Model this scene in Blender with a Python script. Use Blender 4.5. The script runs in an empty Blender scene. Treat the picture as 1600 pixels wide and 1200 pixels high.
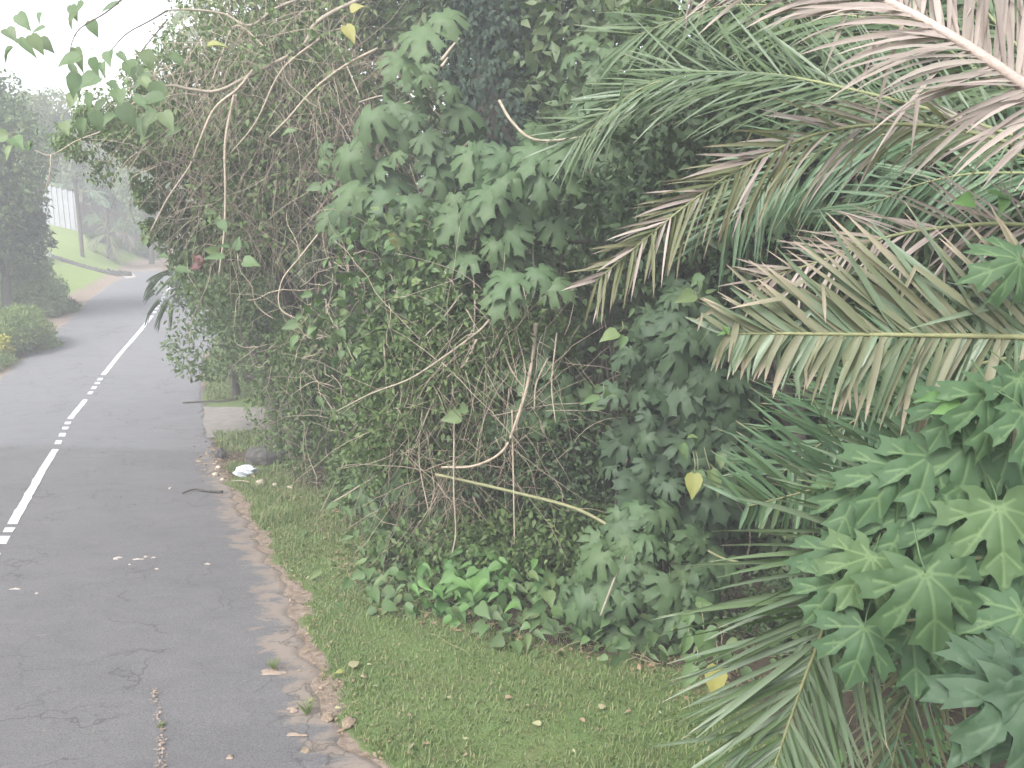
import bpy, math, random
import numpy as np
from mathutils import Vector, Matrix
from mathutils.geometry import delaunay_2d_cdt

random.seed(7)
RNG = np.random.default_rng(11)
sc = bpy.context.scene
COL = sc.collection

# ------------------------------------------------------------------ camera, sky, sun, exposure
F = 1300.0                      # focal length in pixels of a 1600 px wide picture
PITCH = math.radians(11.3)
CAM = np.array((0.0, 0.0, 3.53))
cd = bpy.data.cameras.new("camera")
cd.sensor_width = 36.0
cd.lens = 36.0 * F / 1600.0
cd.clip_start = 0.05
cd.clip_end = 3000
cam = bpy.data.objects.new("camera", cd)
COL.objects.link(cam)
cam.location = CAM
cam.rotation_euler = (math.pi / 2 - PITCH, 0, 0)
sc.camera = cam

world = bpy.data.worlds.new("World")
sc.world = world
world.use_nodes = True
wn = world.node_tree
bg = wn.nodes["Background"]
sky = wn.nodes.new("ShaderNodeTexSky")
sky.sky_type = 'NISHITA'
sky.sun_disc = False
SUN_EL, SUN_ROT = math.radians(46), math.radians(212)
sky.sun_elevation = SUN_EL
sky.sun_rotation = SUN_ROT
sky.air_density = 1.0
sky.dust_density = 3.0
hs = wn.nodes.new("ShaderNodeHueSaturation")
hs.inputs["Saturation"].default_value = 0.22     # thin white overcast
wn.links.new(sky.outputs[0], hs.inputs["Color"])
wn.links.new(hs.outputs[0], bg.inputs[0])
bg.inputs[1].default_value = 0.15

sl = bpy.data.lights.new("sun", 'SUN')
sl.energy = 1.2
sl.angle = math.radians(25)
sl.color = (1.0, 0.97, 0.92)
sun = bpy.data.objects.new("sun", sl)
COL.objects.link(sun)
sd = Vector((math.sin(SUN_ROT) * math.cos(SUN_EL), math.cos(SUN_ROT) * math.cos(SUN_EL), math.sin(SUN_EL)))
sun.rotation_euler = sd.to_track_quat('Z', 'Y').to_euler()

sc.view_settings.view_transform = 'Standard'
sc.view_settings.look = 'None'
sc.view_settings.exposure = 2.05
sc.view_settings.gamma = 1
sc.view_settings.use_curve_mapping = False
sc.render.engine = 'CYCLES'
sc.cycles.use_denoising = True
sc.cycles.max_bounces = 9
sc.cycles.diffuse_bounces = 5
sc.cycles.glossy_bounces = 2
sc.cycles.transmission_bounces = 6
sc.cycles.volume_bounces = 0
sc.cycles.use_adaptive_sampling = True
sc.cycles.adaptive_threshold = 0.02
sc.render.filter_size = 1.9

CP, SP = math.cos(PITCH), math.sin(PITCH)
RIGHT = np.array((1.0, 0, 0)); UP = np.array((0, SP, CP)); FWD = np.array((0, CP, -SP))
Z3 = np.array((0, 0, 1.0))

def P(px, py, d):
    """a point of the place from its direction and its distance ahead of the camera"""
    return CAM + RIGHT * ((px - 800) / F * d) + UP * ((600 - py) / F * d) + FWD * d

def nrm(v):
    v = np.asarray(v, float)
    return v / (np.linalg.norm(v, axis=-1, keepdims=True) + 1e-9)

# ------------------------------------------------------------------ ground shape
# distance ahead, and centre / right edge of the road there
rows = []
for y, xc, xr in ((1700, -457, 900), (1400, -296, 720), (1200, -187, 590), (1150, -160, 545), (1100, -132, 505), (1050, -105, 490), (1000, -78, 477),
                  (950, -51, 463), (900, -24, 440), (850, 4, 408), (820, 20, 392), (780, 43, 370), (740, 65, 350),
                  (705, 85, 336), (660, 110, 322)):
    rows.append((y, 4680.0 / (y - 444), xc, xr))
for y, Z, xc, xr in ((628, 24.3, 135, 318), (592, 27, 160, 316), (560, 28.9, 185, 322), (520, 31.5, 217, 345),
                     (490, 34, 240, 358), (470, 37, 252, 362), (450, 42, 265, 362), (430, 49, 281, 366), (415, 58, 300, 378),
                     (402, 68, 345, 410), (392, 80, 430, 490)):
    rows.append((y, Z, xc, xr))
RY, RH, RXC, RXL, RXR = [], [], [], [], []
for y, Z, xc, xr in rows:
    c = P(xc, y, Z); r = P(xr, y, Z)
    RY.append(c[1]); RH.append(c[2]); RXC.append(c[0]); RXR.append(r[0]); RXL.append(c[0] - 3.35)
RY, RH, RXC, RXL, RXR = map(np.array, (RY, RH, RXC, RXL, RXR))
def smooth_tab(v):
    w = v.copy(); w[1:-1] = (v[:-2] + 2 * v[1:-1] + v[2:]) / 4; return w
RH = smooth_tab(RH); RXC2 = smooth_tab(RXC)

def roadz(Y):
    return np.interp(Y, RY, RH) + np.where(Y < RY[0], -(Y - RY[0]) * 0.078, 0)
def xl(Y): return np.interp(Y, RY, RXL)
def xc(Y): return np.interp(Y, RY, RXC)
def xr(Y): return np.interp(Y, RY, RXR)
def sstep(a, b, x):
    t = np.clip((x - a) / (b - a), 0, 1); return t * t * (3 - 2 * t)
def wob(x, y):
    return (np.sin(x * 1.3 + 2.1 * np.sin(y * .7)) + np.sin(y * 1.9 + 1.7 * np.sin(x * 1.1 + 1)) + .6 * np.sin(x * 4.1 + y * 3.3)) / 2.6

def gz(X, Y):
    X = np.asarray(X, float); Y = np.asarray(Y, float)
    h = roadz(Y)
    dl = np.clip(xl(Y) - 0.5 - X, 0, None)
    bank = 0.23 * np.minimum(dl, 6) + 0.05 * np.clip(dl - 6, 0, 40)
    h = h + bank * (0.2 + 0.8 * sstep(16, 28, Y))
    h = h + 0.17 * np.clip(Y - 50, 0, 30) * sstep(-0.5, 3, dl + np.clip(Y - 64, 0, 9)) + 0.03 * np.clip(Y - 80, 0, 120)
    dr = np.clip(X - xr(Y) - 0.3, 0, None)
    h = h + 0.05 * np.minimum(dr, 12) * sstep(6, 14, Y) + 0.02 * wob(X * 1.5, Y * 1.5) * sstep(0, .6, np.maximum(dl, dr))
    return h

def on_ground(px, py):
    ds = np.concatenate([np.arange(1.5, 40, .02), np.arange(40, 160, .1)])
    pts = CAM + np.outer(ds, RIGHT * ((px - 800) / F) + UP * ((600 - py) / F) + FWD)
    below = pts[:, 2] <= gz(pts[:, 0], pts[:, 1])
    i = int(np.argmax(below)) if below.any() else len(ds) - 1
    p = pts[i].copy(); p[2] = float(gz(p[0], p[1]))
    return p

# ------------------------------------------------------------------ mesh helpers
def mesh_np(name, V, Fc, mat=None, smooth=True, attrs=None):
    V = np.asarray(V, np.float32); Fc = np.asarray(Fc, np.int32)
    k = Fc.shape[1]
    me = bpy.data.meshes.new(name)
    me.vertices.add(len(V)); me.vertices.foreach_set("co", V.ravel())
    me.loops.add(Fc.size); me.loops.foreach_set("vertex_index", Fc.ravel())
    me.polygons.add(len(Fc))
    me.polygons.foreach_set("loop_start", np.arange(0, Fc.size, k, dtype=np.int32))
    me.polygons.foreach_set("loop_total", np.full(len(Fc), k, np.int32))
    me.polygons.foreach_set("use_smooth", np.full(len(Fc), smooth, bool))
    me.update(calc_edges=True)
    if attrs:
        for a, vals in attrs.items():
            at = me.attributes.new(a, 'FLOAT', 'POINT')
            at.data.foreach_set("value", np.asarray(vals, np.float32).ravel())
    if mat: me.materials.append(mat)
    return me

def link(name, me, parent=None, **props):
    o = bpy.data.objects.new(name, me)
    COL.objects.link(o)
    if parent: o.parent = parent
    for k, v in props.items():
        if v is not None: o[k] = v
    return o

class Acc:
    """collects triangles of one part"""
    def __init__(s): s.V = []; s.F = []; s.n = 0; s.A = []
    def add(s, V, Fc, a=None):
        V = np.asarray(V, float); Fc = np.asarray(Fc, int)
        if Fc.shape[1] == 4: Fc = np.concatenate([Fc[:, [0, 1, 2]], Fc[:, [0, 2, 3]]])
        s.V.append(V); s.F.append(Fc + s.n); s.n += len(V)
        s.A.append(np.zeros(len(V)) if a is None else np.asarray(a, float))
    def mesh(s, name, mat, off=(0, 0, 0), smooth=True, attr='t'):
        return mesh_np(name, np.concatenate(s.V) - np.asarray(off), np.concatenate(s.F), mat, smooth, {attr: np.concatenate(s.A)})
    def obj(s, name, mat, parent=None, smooth=True, **props):
        off = parent.location if parent is not None else (0, 0, 0)
        if parent is not None and parent.parent is not None: off = parent.parent.location
        if not s.V: return None
        return link(name, s.mesh(name, mat, off, smooth), parent, **props)

def thing(name, label, cat, loc, group=None):
    o = bpy.data.objects.new(name, None)
    COL.objects.link(o)
    o.location = tuple(float(v) for v in loc)
    o.empty_display_size = .1
    o['label'] = label; o['category'] = cat
    if group: o['group'] = group
    return o

def place(name, me, parent, M):
    """a part with its own matrix, given in the world's axes, under a thing that has only a location"""
    o = bpy.data.objects.new(name, me)
    COL.objects.link(o); o.parent = parent
    off = parent.location if parent.parent is None else parent.parent.location
    o.matrix_basis = Matrix.Translation(-Vector(off)) @ M
    return o

def crom(pts, n=6):
    pts = [np.asarray(p, float) for p in pts]
    if len(pts) < 3: return np.array([pts[0] + (pts[-1] - pts[0]) * t for t in np.linspace(0, 1, n + 1)])
    q = [2 * pts[0] - pts[1]] + pts + [2 * pts[-1] - pts[-2]]
    out = []
    for i in range(1, len(q) - 2):
        for t in np.linspace(0, 1, n, endpoint=False):
            a, b, c, d = q[i - 1], q[i], q[i + 1], q[i + 2]
            out.append(.5 * ((2 * b) + (-a + c) * t + (2 * a - 5 * b + 4 * c - d) * t * t + (-a + 3 * b - 3 * c + d) * t ** 3))
    out.append(pts[-1])
    return np.array(out)

def tube(pts, r0, r1, sides=6, bump=0.0, rs=None):
    pts = np.asarray(pts, float); n = len(pts)
    T = nrm(np.gradient(pts, axis=0))
    ref = np.where(np.abs(T[:, 2:3]) > .9, np.array([[1., 0, 0]]), np.array([[0, 0, 1.]]))
    A = nrm(np.cross(T, ref)); B = np.cross(T, A)
    R = np.linspace(r0, r1, n) if rs is None else np.asarray(rs)
    th = np.linspace(0, 2 * math.pi, sides, endpoint=False)
    rr = R[:, None] * (1 + bump * RNG.uniform(-1, 1, (n, sides)))
    V = pts[:, None] + rr[..., None] * (A[:, None] * np.cos(th)[None, :, None] + B[:, None] * np.sin(th)[None, :, None])
    V = V.reshape(-1, 3)
    i = np.arange(n - 1)[:, None] * sides; j = np.arange(sides)[None]; j2 = (j + 1) % sides
    Q = np.stack([i + j, i + j2, i + sides + j2, i + sides + j], -1).reshape(-1, 4)
    V = np.concatenate([V, pts[:1], pts[-1:]])
    k = n * sides
    Fc = np.concatenate([Q[:, [0, 1, 2]], Q[:, [0, 2, 3]],
                         np.stack([np.full(sides, k), j2[0], j[0]], -1),
                         np.stack([np.full(sides, k + 1), (n - 1) * sides + j[0], (n - 1) * sides + j2[0]], -1)])
    return V, Fc

# ------------------------------------------------------------------ materials
def new_mat(name):
    m = bpy.data.materials.new(name); m.use_nodes = True
    nt = m.node_tree; b = nt.nodes["Principled BSDF"]
    return m, nt, b
def N(nt, t, **kw):
    n = nt.nodes.new(t)
    for k, v in kw.items(): setattr(n, k, v)
    return n
def noise(nt, scale, detail=4, rough=.55, vec=None, dist=0):
    n = N(nt, "ShaderNodeTexNoise")
    n.inputs["Scale"].default_value = scale; n.inputs["Detail"].default_value = detail
    n.inputs["Roughness"].default_value = rough; n.inputs["Distortion"].default_value = dist
    if vec is not None: nt.links.new(vec, n.inputs["Vector"])
    return n.outputs["Fac"]
def ramp(nt, fac, stops):
    r = N(nt, "ShaderNodeValToRGB")
    el = r.color_ramp.elements
    while len(el) > 1: el.remove(el[-1])
    el[0].position = stops[0][0]; el[0].color = tuple(stops[0][1]) + (1,)
    for p, c in stops[1:]:
        e = el.new(p); e.color = tuple(c) + (1,)
    nt.links.new(fac, r.inputs[0]); return r.outputs[0]
def mix(nt, fac, a, b, mode='MIX'):
    m = N(nt, "ShaderNodeMix", data_type='RGBA', blend_type=mode)
    for s, v in ((m.inputs[0], fac), (m.inputs[6], a), (m.inputs[7], b)):
        if isinstance(v, bpy.types.NodeSocket): nt.links.new(v, s)
        elif isinstance(v, (int, float)): s.default_value = v
        else: s.default_value = tuple(v) + (1,)
    return m.outputs[2]
def math_(nt, op, a, b=None):
    m = N(nt, "ShaderNodeMath", operation=op)
    for i, v in enumerate((a, b)):
        if v is None: continue
        if isinstance(v, bpy.types.NodeSocket): nt.links.new(v, m.inputs[i])
        else: m.inputs[i].default_value = v
    return m.outputs[0]
def bump(nt, b, h, strength=.3, dist=.02):
    n = N(nt, "ShaderNodeBump"); n.inputs["Strength"].default_value = strength; n.inputs["Distance"].default_value = dist
    nt.links.new(h, n.inputs["Height"]); nt.links.new(n.outputs[0], b.inputs["Normal"])
def attr(nt, name):
    a = N(nt, "ShaderNodeAttribute"); a.attribute_name = name; return a.outputs["Fac"]
def objco(nt):
    return N(nt, "ShaderNodeTexCoord").outputs["Object"]
def worldpos(nt):
    return N(nt, "ShaderNodeNewGeometry").outputs["Position"]

def leaf_mat(name, cols, tip=None, vein=None, transl=.22, rough=.55, spec=.35, mott=.25):
    m, nt, b = new_mat(name)
    g = N(nt, "ShaderNodeNewGeometry"); oi = N(nt, "ShaderNodeObjectInfo")
    r = math_(nt, 'FRACT', math_(nt, 'ADD', g.outputs["Random Per Island"], oi.outputs["Random"]))
    k = len(cols)
    c = ramp(nt, r, [(i / max(1, k - 1), cols[i]) for i in range(k)])
    nz = noise(nt, 9, 3, vec=g.outputs["Position"])
    c = mix(nt, math_(nt, 'MULTIPLY', nz, mott), c, tuple(v * .45 for v in cols[0]))
    if vein: c = mix(nt, math_(nt, 'MULTIPLY', attr(nt, 't'), .30), c, vein)
    if tip is not None:
        t = math_(nt, 'ADD', attr(nt, 't'), math_(nt, 'MULTIPLY', math_(nt, 'SUBTRACT', nz, .5), .5))
        f = N(nt, "ShaderNodeMapRange"); f.inputs[1].default_value = tip[1]; f.inputs[2].default_value = tip[2]
        nt.links.new(t, f.inputs[0])
        c = mix(nt, f.outputs[0], c, tip[0])
    nt.links.new(c, b.inputs["Base Color"])
    b.inputs["Roughness"].default_value = rough; b.inputs["Specular IOR Level"].default_value = spec
    bump(nt, b, noise(nt, 55, 3, .6, g.outputs["Position"]), .35, .004)
    tr = N(nt, "ShaderNodeBsdfTranslucent")
    nt.links.new(mix(nt, 1.0, c, (1.0, 1.15, .55), 'MULTIPLY'), tr.inputs[0])
    ms = N(nt, "ShaderNodeMixShader"); ms.inputs[0].default_value = transl
    nt.links.new(b.outputs[0], ms.inputs[1]); nt.links.new(tr.outputs[0], ms.inputs[2])
    nt.links.new(ms.outputs[0], nt.nodes["Material Output"].inputs[0])
    return m

def plain(name, c1, c2, scale=8, rough=.8, bs=.4, bd=.02, spec=.3):
    m, nt, b = new_mat(name)
    n = noise(nt, scale, 6, .6, worldpos(nt))
    nt.links.new(ramp(nt, n, [(.3, c1), (.7, c2)]), b.inputs["Base Color"])
    b.inputs["Roughness"].default_value = rough; b.inputs["Specular IOR Level"].default_value = spec
    bump(nt, b, n, bs, bd); return m

M = {}
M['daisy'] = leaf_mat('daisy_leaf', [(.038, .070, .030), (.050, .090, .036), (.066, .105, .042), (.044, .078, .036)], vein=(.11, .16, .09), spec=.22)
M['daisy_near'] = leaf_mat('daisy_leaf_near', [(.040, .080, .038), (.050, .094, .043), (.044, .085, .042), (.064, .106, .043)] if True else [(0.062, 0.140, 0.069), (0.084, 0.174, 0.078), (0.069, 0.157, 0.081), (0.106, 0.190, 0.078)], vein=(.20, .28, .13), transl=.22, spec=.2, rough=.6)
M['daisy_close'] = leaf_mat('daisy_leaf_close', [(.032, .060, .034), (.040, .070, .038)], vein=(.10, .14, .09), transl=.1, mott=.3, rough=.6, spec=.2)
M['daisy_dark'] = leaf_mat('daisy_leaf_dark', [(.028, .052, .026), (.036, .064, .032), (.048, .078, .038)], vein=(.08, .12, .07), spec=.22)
M['heart'] = leaf_mat('heart_leaf', [(.07, .14, .045), (.10, .20, .055), (.055, .12, .04), (.13, .24, .07)], transl=.3)
M['heart_dull'] = leaf_mat('heart_leaf_dull', [(.065, .12, .045), (.09, .15, .055), (.06, .10, .04), (.13, .18, .07)], transl=.3)
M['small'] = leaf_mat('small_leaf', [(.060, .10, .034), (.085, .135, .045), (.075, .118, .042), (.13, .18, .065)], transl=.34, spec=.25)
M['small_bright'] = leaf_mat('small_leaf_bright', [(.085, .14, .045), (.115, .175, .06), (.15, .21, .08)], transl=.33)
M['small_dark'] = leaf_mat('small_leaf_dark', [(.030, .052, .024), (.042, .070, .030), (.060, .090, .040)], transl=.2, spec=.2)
M['backing'] = leaf_mat('backing_leaf', [(.055, .09, .04), (.075, .115, .05), (.10, .13, .06)], transl=.25)
M['ivy'] = leaf_mat('ivy_leaf', [(.018, .032, .022), (.025, .042, .028), (.032, .052, .034)] if True else [(0.029, 0.055, 0.039), (0.039, 0.072, 0.047), (0.046, 0.078, 0.058)], transl=.1, spec=.15, rough=.7)
M['olive'] = leaf_mat('olive_leaf', [(.11, .155, .05), (.14, .18, .06), (.10, .14, .05), (.17, .20, .08)], transl=.35)
M['far'] = leaf_mat('far_leaf', [(.06, .10, .035), (.085, .13, .045), (.11, .15, .05)], transl=.3)
M['yellowgreen'] = leaf_mat('yellow_green_leaf', [(.13, .19, .045), (.10, .16, .045), (.18, .23, .055)], transl=.35)
M['yellow'] = leaf_mat('yellow_leaf', [(.36, .35, .04), (.30, .32, .04), (.42, .40, .06)], transl=.3)
M['yellow_leaf'] = leaf_mat('yellowing_leaf', [(.20, .22, .06), (.26, .24, .07)], vein=(.2, .24, .12), transl=.3)
M['pale_leaf'] = leaf_mat('pale_fallen_leaf', [(.20, .22, .11), (.24, .22, .13), (.18, .16, .10)], transl=.1)
M['red_leaf'] = leaf_mat('dark_red_leaf', [(.06, .018, .018), (.08, .025, .02)], transl=.1)
M['dead'] = leaf_mat('dead_leaf', [(.20, .14, .09), (.26, .19, .12), (.15, .11, .075)], transl=.15)
M['palm_green'] = leaf_mat('palm_green', [(.055, .092, .040), (.07, .11, .048), (.085, .125, .058)], tip=((.25, .22, .15), .93, 1.05), transl=.22, rough=.5, spec=.35)
M['palm_grey'] = leaf_mat('palm_grey_green', [(.085, .125, .075), (.11, .15, .09), (.10, .135, .08)], tip=((.30, .27, .2), .93, 1.05), transl=.18, rough=.45, spec=.45)
M['palm_dark'] = leaf_mat('palm_dark', [(0.051, 0.099, 0.051), (0.068, 0.128, 0.061), (0.085, 0.145, 0.071)], tip=((.25, .20, .12), .9, 1.05), transl=.15, rough=.45)
M['palm_khaki'] = leaf_mat('palm_khaki', [(.12, .135, .08), (.14, .15, .09), (.165, .155, .105), (.10, .125, .07)], tip=((.28, .225, .18), .62, 1.0), transl=.2, rough=.55, spec=.25)
M['palm_pink'] = leaf_mat('palm_dead_pink', [(.23, .19, .17), (.31, .26, .235), (.17, .14, .125), (.26, .23, .20)], transl=.18, rough=.65)
M['palm_brown'] = leaf_mat('palm_dead_brown', [(.13, .105, .085), (.19, .155, .13), (.26, .215, .19), (.11, .105, .07)], transl=.2, rough=.6)
M['palm_rust'] = leaf_mat('palm_rust', [(.09, .11, .048), (.115, .115, .055), (.075, .10, .045)], tip=((.17, .14, .095), .6, 1.0), transl=.25)
M['rachis_pink'] = plain('rachis_pink', (0.26, 0.205, 0.18), (0.34, 0.28, 0.25), 30, .6)
M['rachis_green'] = plain('rachis_green', (0.13, 0.15, 0.07), (0.18, 0.19, 0.09), 30, .6)
M['rachis_yellow'] = plain('rachis_yellow', (.12, .13, .06), (.17, .17, .085), 30, .6)
M['bark'] = plain('bark', (.05, .042, .034), (.12, .10, .08), 14, .9, .8, .03)
M['bark_dark'] = plain('bark_dark', (.03, .026, .022), (.07, .06, .05), 14, .9, .8, .03)
M['twig'] = plain('twig', (.20, .165, .125), (.34, .285, .22), 20, .8)
M['twig_red'] = plain('twig_red', (.15, .12, .09), (.26, .205, .155), 20, .8)
M['pale_branch'] = plain('pale_branch', (.17, .145, .11), (.29, .25, .195), 18, .8)
M['olive_branch'] = plain('olive_branch', (.13, .14, .07), (.20, .19, .11), 18, .8)
M['rock'] = plain('rock', (.03, .03, .03), (.09, .085, .08), 10, .9, .8, .04)
M['pale_stone'] = plain('pale_stone', (.26, .22, .17), (.42, .37, .30), 30, .8)
M['plastic'] = plain('white_plastic', (.28, .30, .34), (.40, .42, .46), 10, .4)
M['wall'] = plain('wall_brown', (.10, .08, .07), (.15, .12, .105), 3, .9)
M['white_wall'] = plain('pale_wall', (.2, .205, .22), (.28, .285, .30), 3, .9)
M['post'] = plain('post_wood', (.045, .038, .03), (.09, .075, .06), 12, .9)
M['marker'] = plain('white_paint_box', (.36, .38, .36), (.46, .48, .46), 6, .6)
M['sand'] = plain('sand', (.15, .115, .09), (.25, .20, .165), 25, .95, .6, .01)
M['clod'] = plain('earth_clod', (.10, .075, .055), (.22, .17, .12), 40, .95, .8, .01)

def asphalt():
    m, nt, b = new_mat('asphalt')
    p = worldpos(nt)
    big = noise(nt, .55, 4, .55, p, .6); fine = noise(nt, 70, 4, .8, p); mid = noise(nt, 5, 5, .65, p)
    c = ramp(nt, big, [(.3, (.102, .100, .104)), (.7, (.122, .119, .123))])
    c = mix(nt, math_(nt, 'MULTIPLY', mid, .35), c, (.128, .119, .116))
    c = mix(nt, ramp(nt, fine, [(.42, (0, 0, 0)), (.62, (.75, .75, .75))]), c, (.045, .045, .048))
    c = mix(nt, ramp(nt, noise(nt, 48, 3, .8, p), [(.60, (0, 0, 0)), (.70, (.6, .6, .6))]), c, (.19, .18, .175))
    # surfacing joint across the road; gloss beyond it painted in as paler grey-blue
    seam_gloss = attr(nt, 't')
    c = mix(nt, seam_gloss, c, (.120, .120, .128))
    # dust near the verge
    dust = attr(nt, 'dust')
    mp = N(nt, "ShaderNodeMapping"); mp.inputs["Scale"].default_value = (1.0, 1.7, 1); nt.links.new(p, mp.inputs[0])
    dsum = math_(nt, 'ADD', noise(nt, 2.6, 8, .72, mp.outputs[0], .4), math_(nt, 'MULTIPLY', dust, .30))
    dn = ramp(nt, dsum, [(.66, (0, 0, 0)), (.74, (1, 1, 1))])
    c = mix(nt, math_(nt, 'MULTIPLY', dn, .7), c, (.185, .15, .122))
    st = ramp(nt, noise(nt, 1.4, 7, .7, mp.outputs[0], 1.2), [(.35, (.90, .90, .90)), (.5, (1, 1, 1)), (.68, (1.09, 1.08, 1.07))])
    c = mix(nt, 1.0, c, st, 'MULTIPLY')
    # hairline cracks
    v = N(nt, "ShaderNodeTexVoronoi", feature='DISTANCE_TO_EDGE'); v.inputs["Scale"].default_value = .9
    nv = N(nt, "ShaderNodeTexNoise"); nv.inputs["Scale"].default_value = 2.5; nv.inputs["Detail"].default_value = 6
    nt.links.new(p, nv.inputs["Vector"])
    add = N(nt, "ShaderNodeVectorMath", operation='MULTIPLY_ADD'); add.inputs[1].default_value = (.9, .9, .9)
    nt.links.new(nv.outputs["Color"], add.inputs[0]); nt.links.new(p, add.inputs[2]); nt.links.new(add.outputs[0], v.inputs["Vector"])
    cr = ramp(nt, v.outputs["Distance"], [(0, (1, 1, 1)), (.018, (0, 0, 0))])
    msk = ramp(nt, noise(nt, .5, 3, .5, p, 1), [(.46, (0, 0, 0)), (.54, (1, 1, 1))])
    crk = math_(nt, 'MULTIPLY', math_(nt, 'MULTIPLY', cr, msk), .7)
    c = mix(nt, crk, c, (.035, .033, .032))
    nt.links.new(c, b.inputs["Base Color"])
    b.inputs["Roughness"].default_value = .92; b.inputs["Specular IOR Level"].default_value = .2
    bump(nt, b, fine, .35, .004); return m
M['asphalt'] = asphalt()

def paint():
    m, nt, b = new_mat('road_paint')
    p = worldpos(nt)
    w = ramp(nt, noise(nt, 14, 6, .75, p), [(.36, (0, 0, 0)), (.47, (1, 1, 1))])
    w2 = ramp(nt, noise(nt, 1.1, 3, .6, p), [(.35, (.25, .25, .25)), (.6, (1, 1, 1))])
    f = math_(nt, 'MULTIPLY', w, w2)
    nt.links.new(mix(nt, math_(nt, 'ADD', math_(nt, 'MULTIPLY', f, .6), .4), (.11, .11, .11), (.50, .50, .52)), b.inputs["Base Color"])
    b.inputs["Roughness"].default_value = .6; return m
M['paint'] = paint()

def ground():
    m, nt, b = new_mat('ground')
    p = worldpos(nt)
    n1 = noise(nt, 1.3, 6, .6, p); n2 = noise(nt, 12, 5, .7, p); n3 = noise(nt, 60, 3, .7, p)
    grass = ramp(nt, n1, [(.3, (.08, .125, .042)), (.6, (.11, .155, .055)), (.75, (.14, .155, .07))])
    grass = mix(nt, math_(nt, 'MULTIPLY', n3, .6), grass, (.06, .09, .035))
    grass = mix(nt, ramp(nt, noise(nt, 2.4, 6, .75, p), [(.5, (0, 0, 0)), (.68, (.45, .45, .45))]), grass, (.13, .105, .065))
    far = ramp(nt, n1, [(.3, (.135, .185, .055)), (.7, (.175, .215, .07))])
    far = mix(nt, math_(nt, 'MULTIPLY', n2, .35), far, (.09, .13, .045))
    grass = mix(nt, attr(nt, 'lawn'), grass, far)
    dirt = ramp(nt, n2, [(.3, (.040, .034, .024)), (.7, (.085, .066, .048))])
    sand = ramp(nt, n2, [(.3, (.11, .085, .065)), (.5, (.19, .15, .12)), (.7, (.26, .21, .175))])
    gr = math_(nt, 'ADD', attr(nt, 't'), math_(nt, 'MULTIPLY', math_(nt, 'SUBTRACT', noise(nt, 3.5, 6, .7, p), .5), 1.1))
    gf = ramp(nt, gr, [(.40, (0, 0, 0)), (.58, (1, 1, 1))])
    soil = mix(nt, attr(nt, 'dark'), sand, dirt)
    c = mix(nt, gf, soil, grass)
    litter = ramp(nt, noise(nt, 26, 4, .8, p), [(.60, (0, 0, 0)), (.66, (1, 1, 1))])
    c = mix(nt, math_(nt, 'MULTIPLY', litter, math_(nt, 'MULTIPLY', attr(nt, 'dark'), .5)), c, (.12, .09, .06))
    nt.links.new(c, b.inputs["Base Color"]); b.inputs["Roughness"].default_value = .95; b.inputs["Specular IOR Level"].default_value = .1
    bump(nt, b, math_(nt, 'ADD', n2, math_(nt, 'MULTIPLY', n3, .6)), .7, .04); return m
M['ground'] = ground()

# ------------------------------------------------------------------ the hedge line (where the right-hand growth starts)
HB = [on_ground(*q) for q in ((1500, 1450), (1180, 1160), (1090, 1072), (960, 1035), (850, 1015), (740, 990), (640, 960), (590, 920), (560, 880),
                              (530, 840), (490, 790), (440, 765), (420, 735), (425, 700), (400, 650), (390, 610), (372, 575))]
HBY = np.array([p[1] for p in HB]); HBX = np.array([p[0] for p in HB])
o_ = np.argsort(HBY); HBY, HBX = HBY[o_], HBX[o_]
def hedge_x(Y): return np.interp(Y, HBY, HBX, left=HBX[0] + 2, right=HBX[-1])

def grassy(X, Y):
    """how grassy the ground is: 0 bare, 1 grass"""
    right = X - xr(Y); left = xl(Y) - X
    jag = .18 * wob(X * 2.2 + 3, Y * 2.2) + .10 * wob(X * 6, Y * 6.5 + 1)
    g = np.where(right > -1, sstep(-.12, .30, right + jag), sstep(.5, 1.3, left + 1.5 * jag))
    g = np.where(X > hedge_x(Y) - .1 , g * (1 - .7 * sstep(-.1, .5, X - hedge_x(Y))), g)
    patch = sstep(16.5, 15.6, Y) + sstep(18.3, 18.8, Y)
    g = np.where((right > -1) & (Y > 10), g * np.clip(patch, .25, 1), g)
    return g

# ------------------------------------------------------------------ ground sheet
def axis(segs):
    out = []
    for a, b_, s in segs: out.append(np.arange(a, b_, s))
    return np.concatenate(out + [[segs[-1][1]]])
gx = axis([(-900, -120, 60), (-120, -40, 4), (-40, -12, .6), (-12, 5, .11), (5, 30, 1.2), (30, 120, 9), (120, 900, 60)])
gy = axis([(-60, -2, 6), (-2, 5, .6), (5, 20, .11), (20, 36, .25), (36, 90, .6), (90, 160, 5), (160, 1200, 80)])
GX, GY = np.meshgrid(gx, gy)
GZ = gz(GX, GY)
V = np.stack([GX, GY, GZ], -1).reshape(-1, 3)
nx, ny = len(gx), len(gy)
ii, jj = np.meshgrid(np.arange(nx - 1), np.arange(ny - 1))
k0 = (jj * nx + ii).ravel()
Q = np.stack([k0, k0 + 1, k0 + nx + 1, k0 + nx], -1)
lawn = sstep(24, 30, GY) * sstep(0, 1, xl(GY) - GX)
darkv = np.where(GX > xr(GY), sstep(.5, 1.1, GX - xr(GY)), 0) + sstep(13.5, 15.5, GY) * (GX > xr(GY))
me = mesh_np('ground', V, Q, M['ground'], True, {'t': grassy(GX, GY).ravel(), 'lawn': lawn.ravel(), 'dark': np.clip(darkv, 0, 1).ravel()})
link('ground', me, kind='structure')

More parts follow.
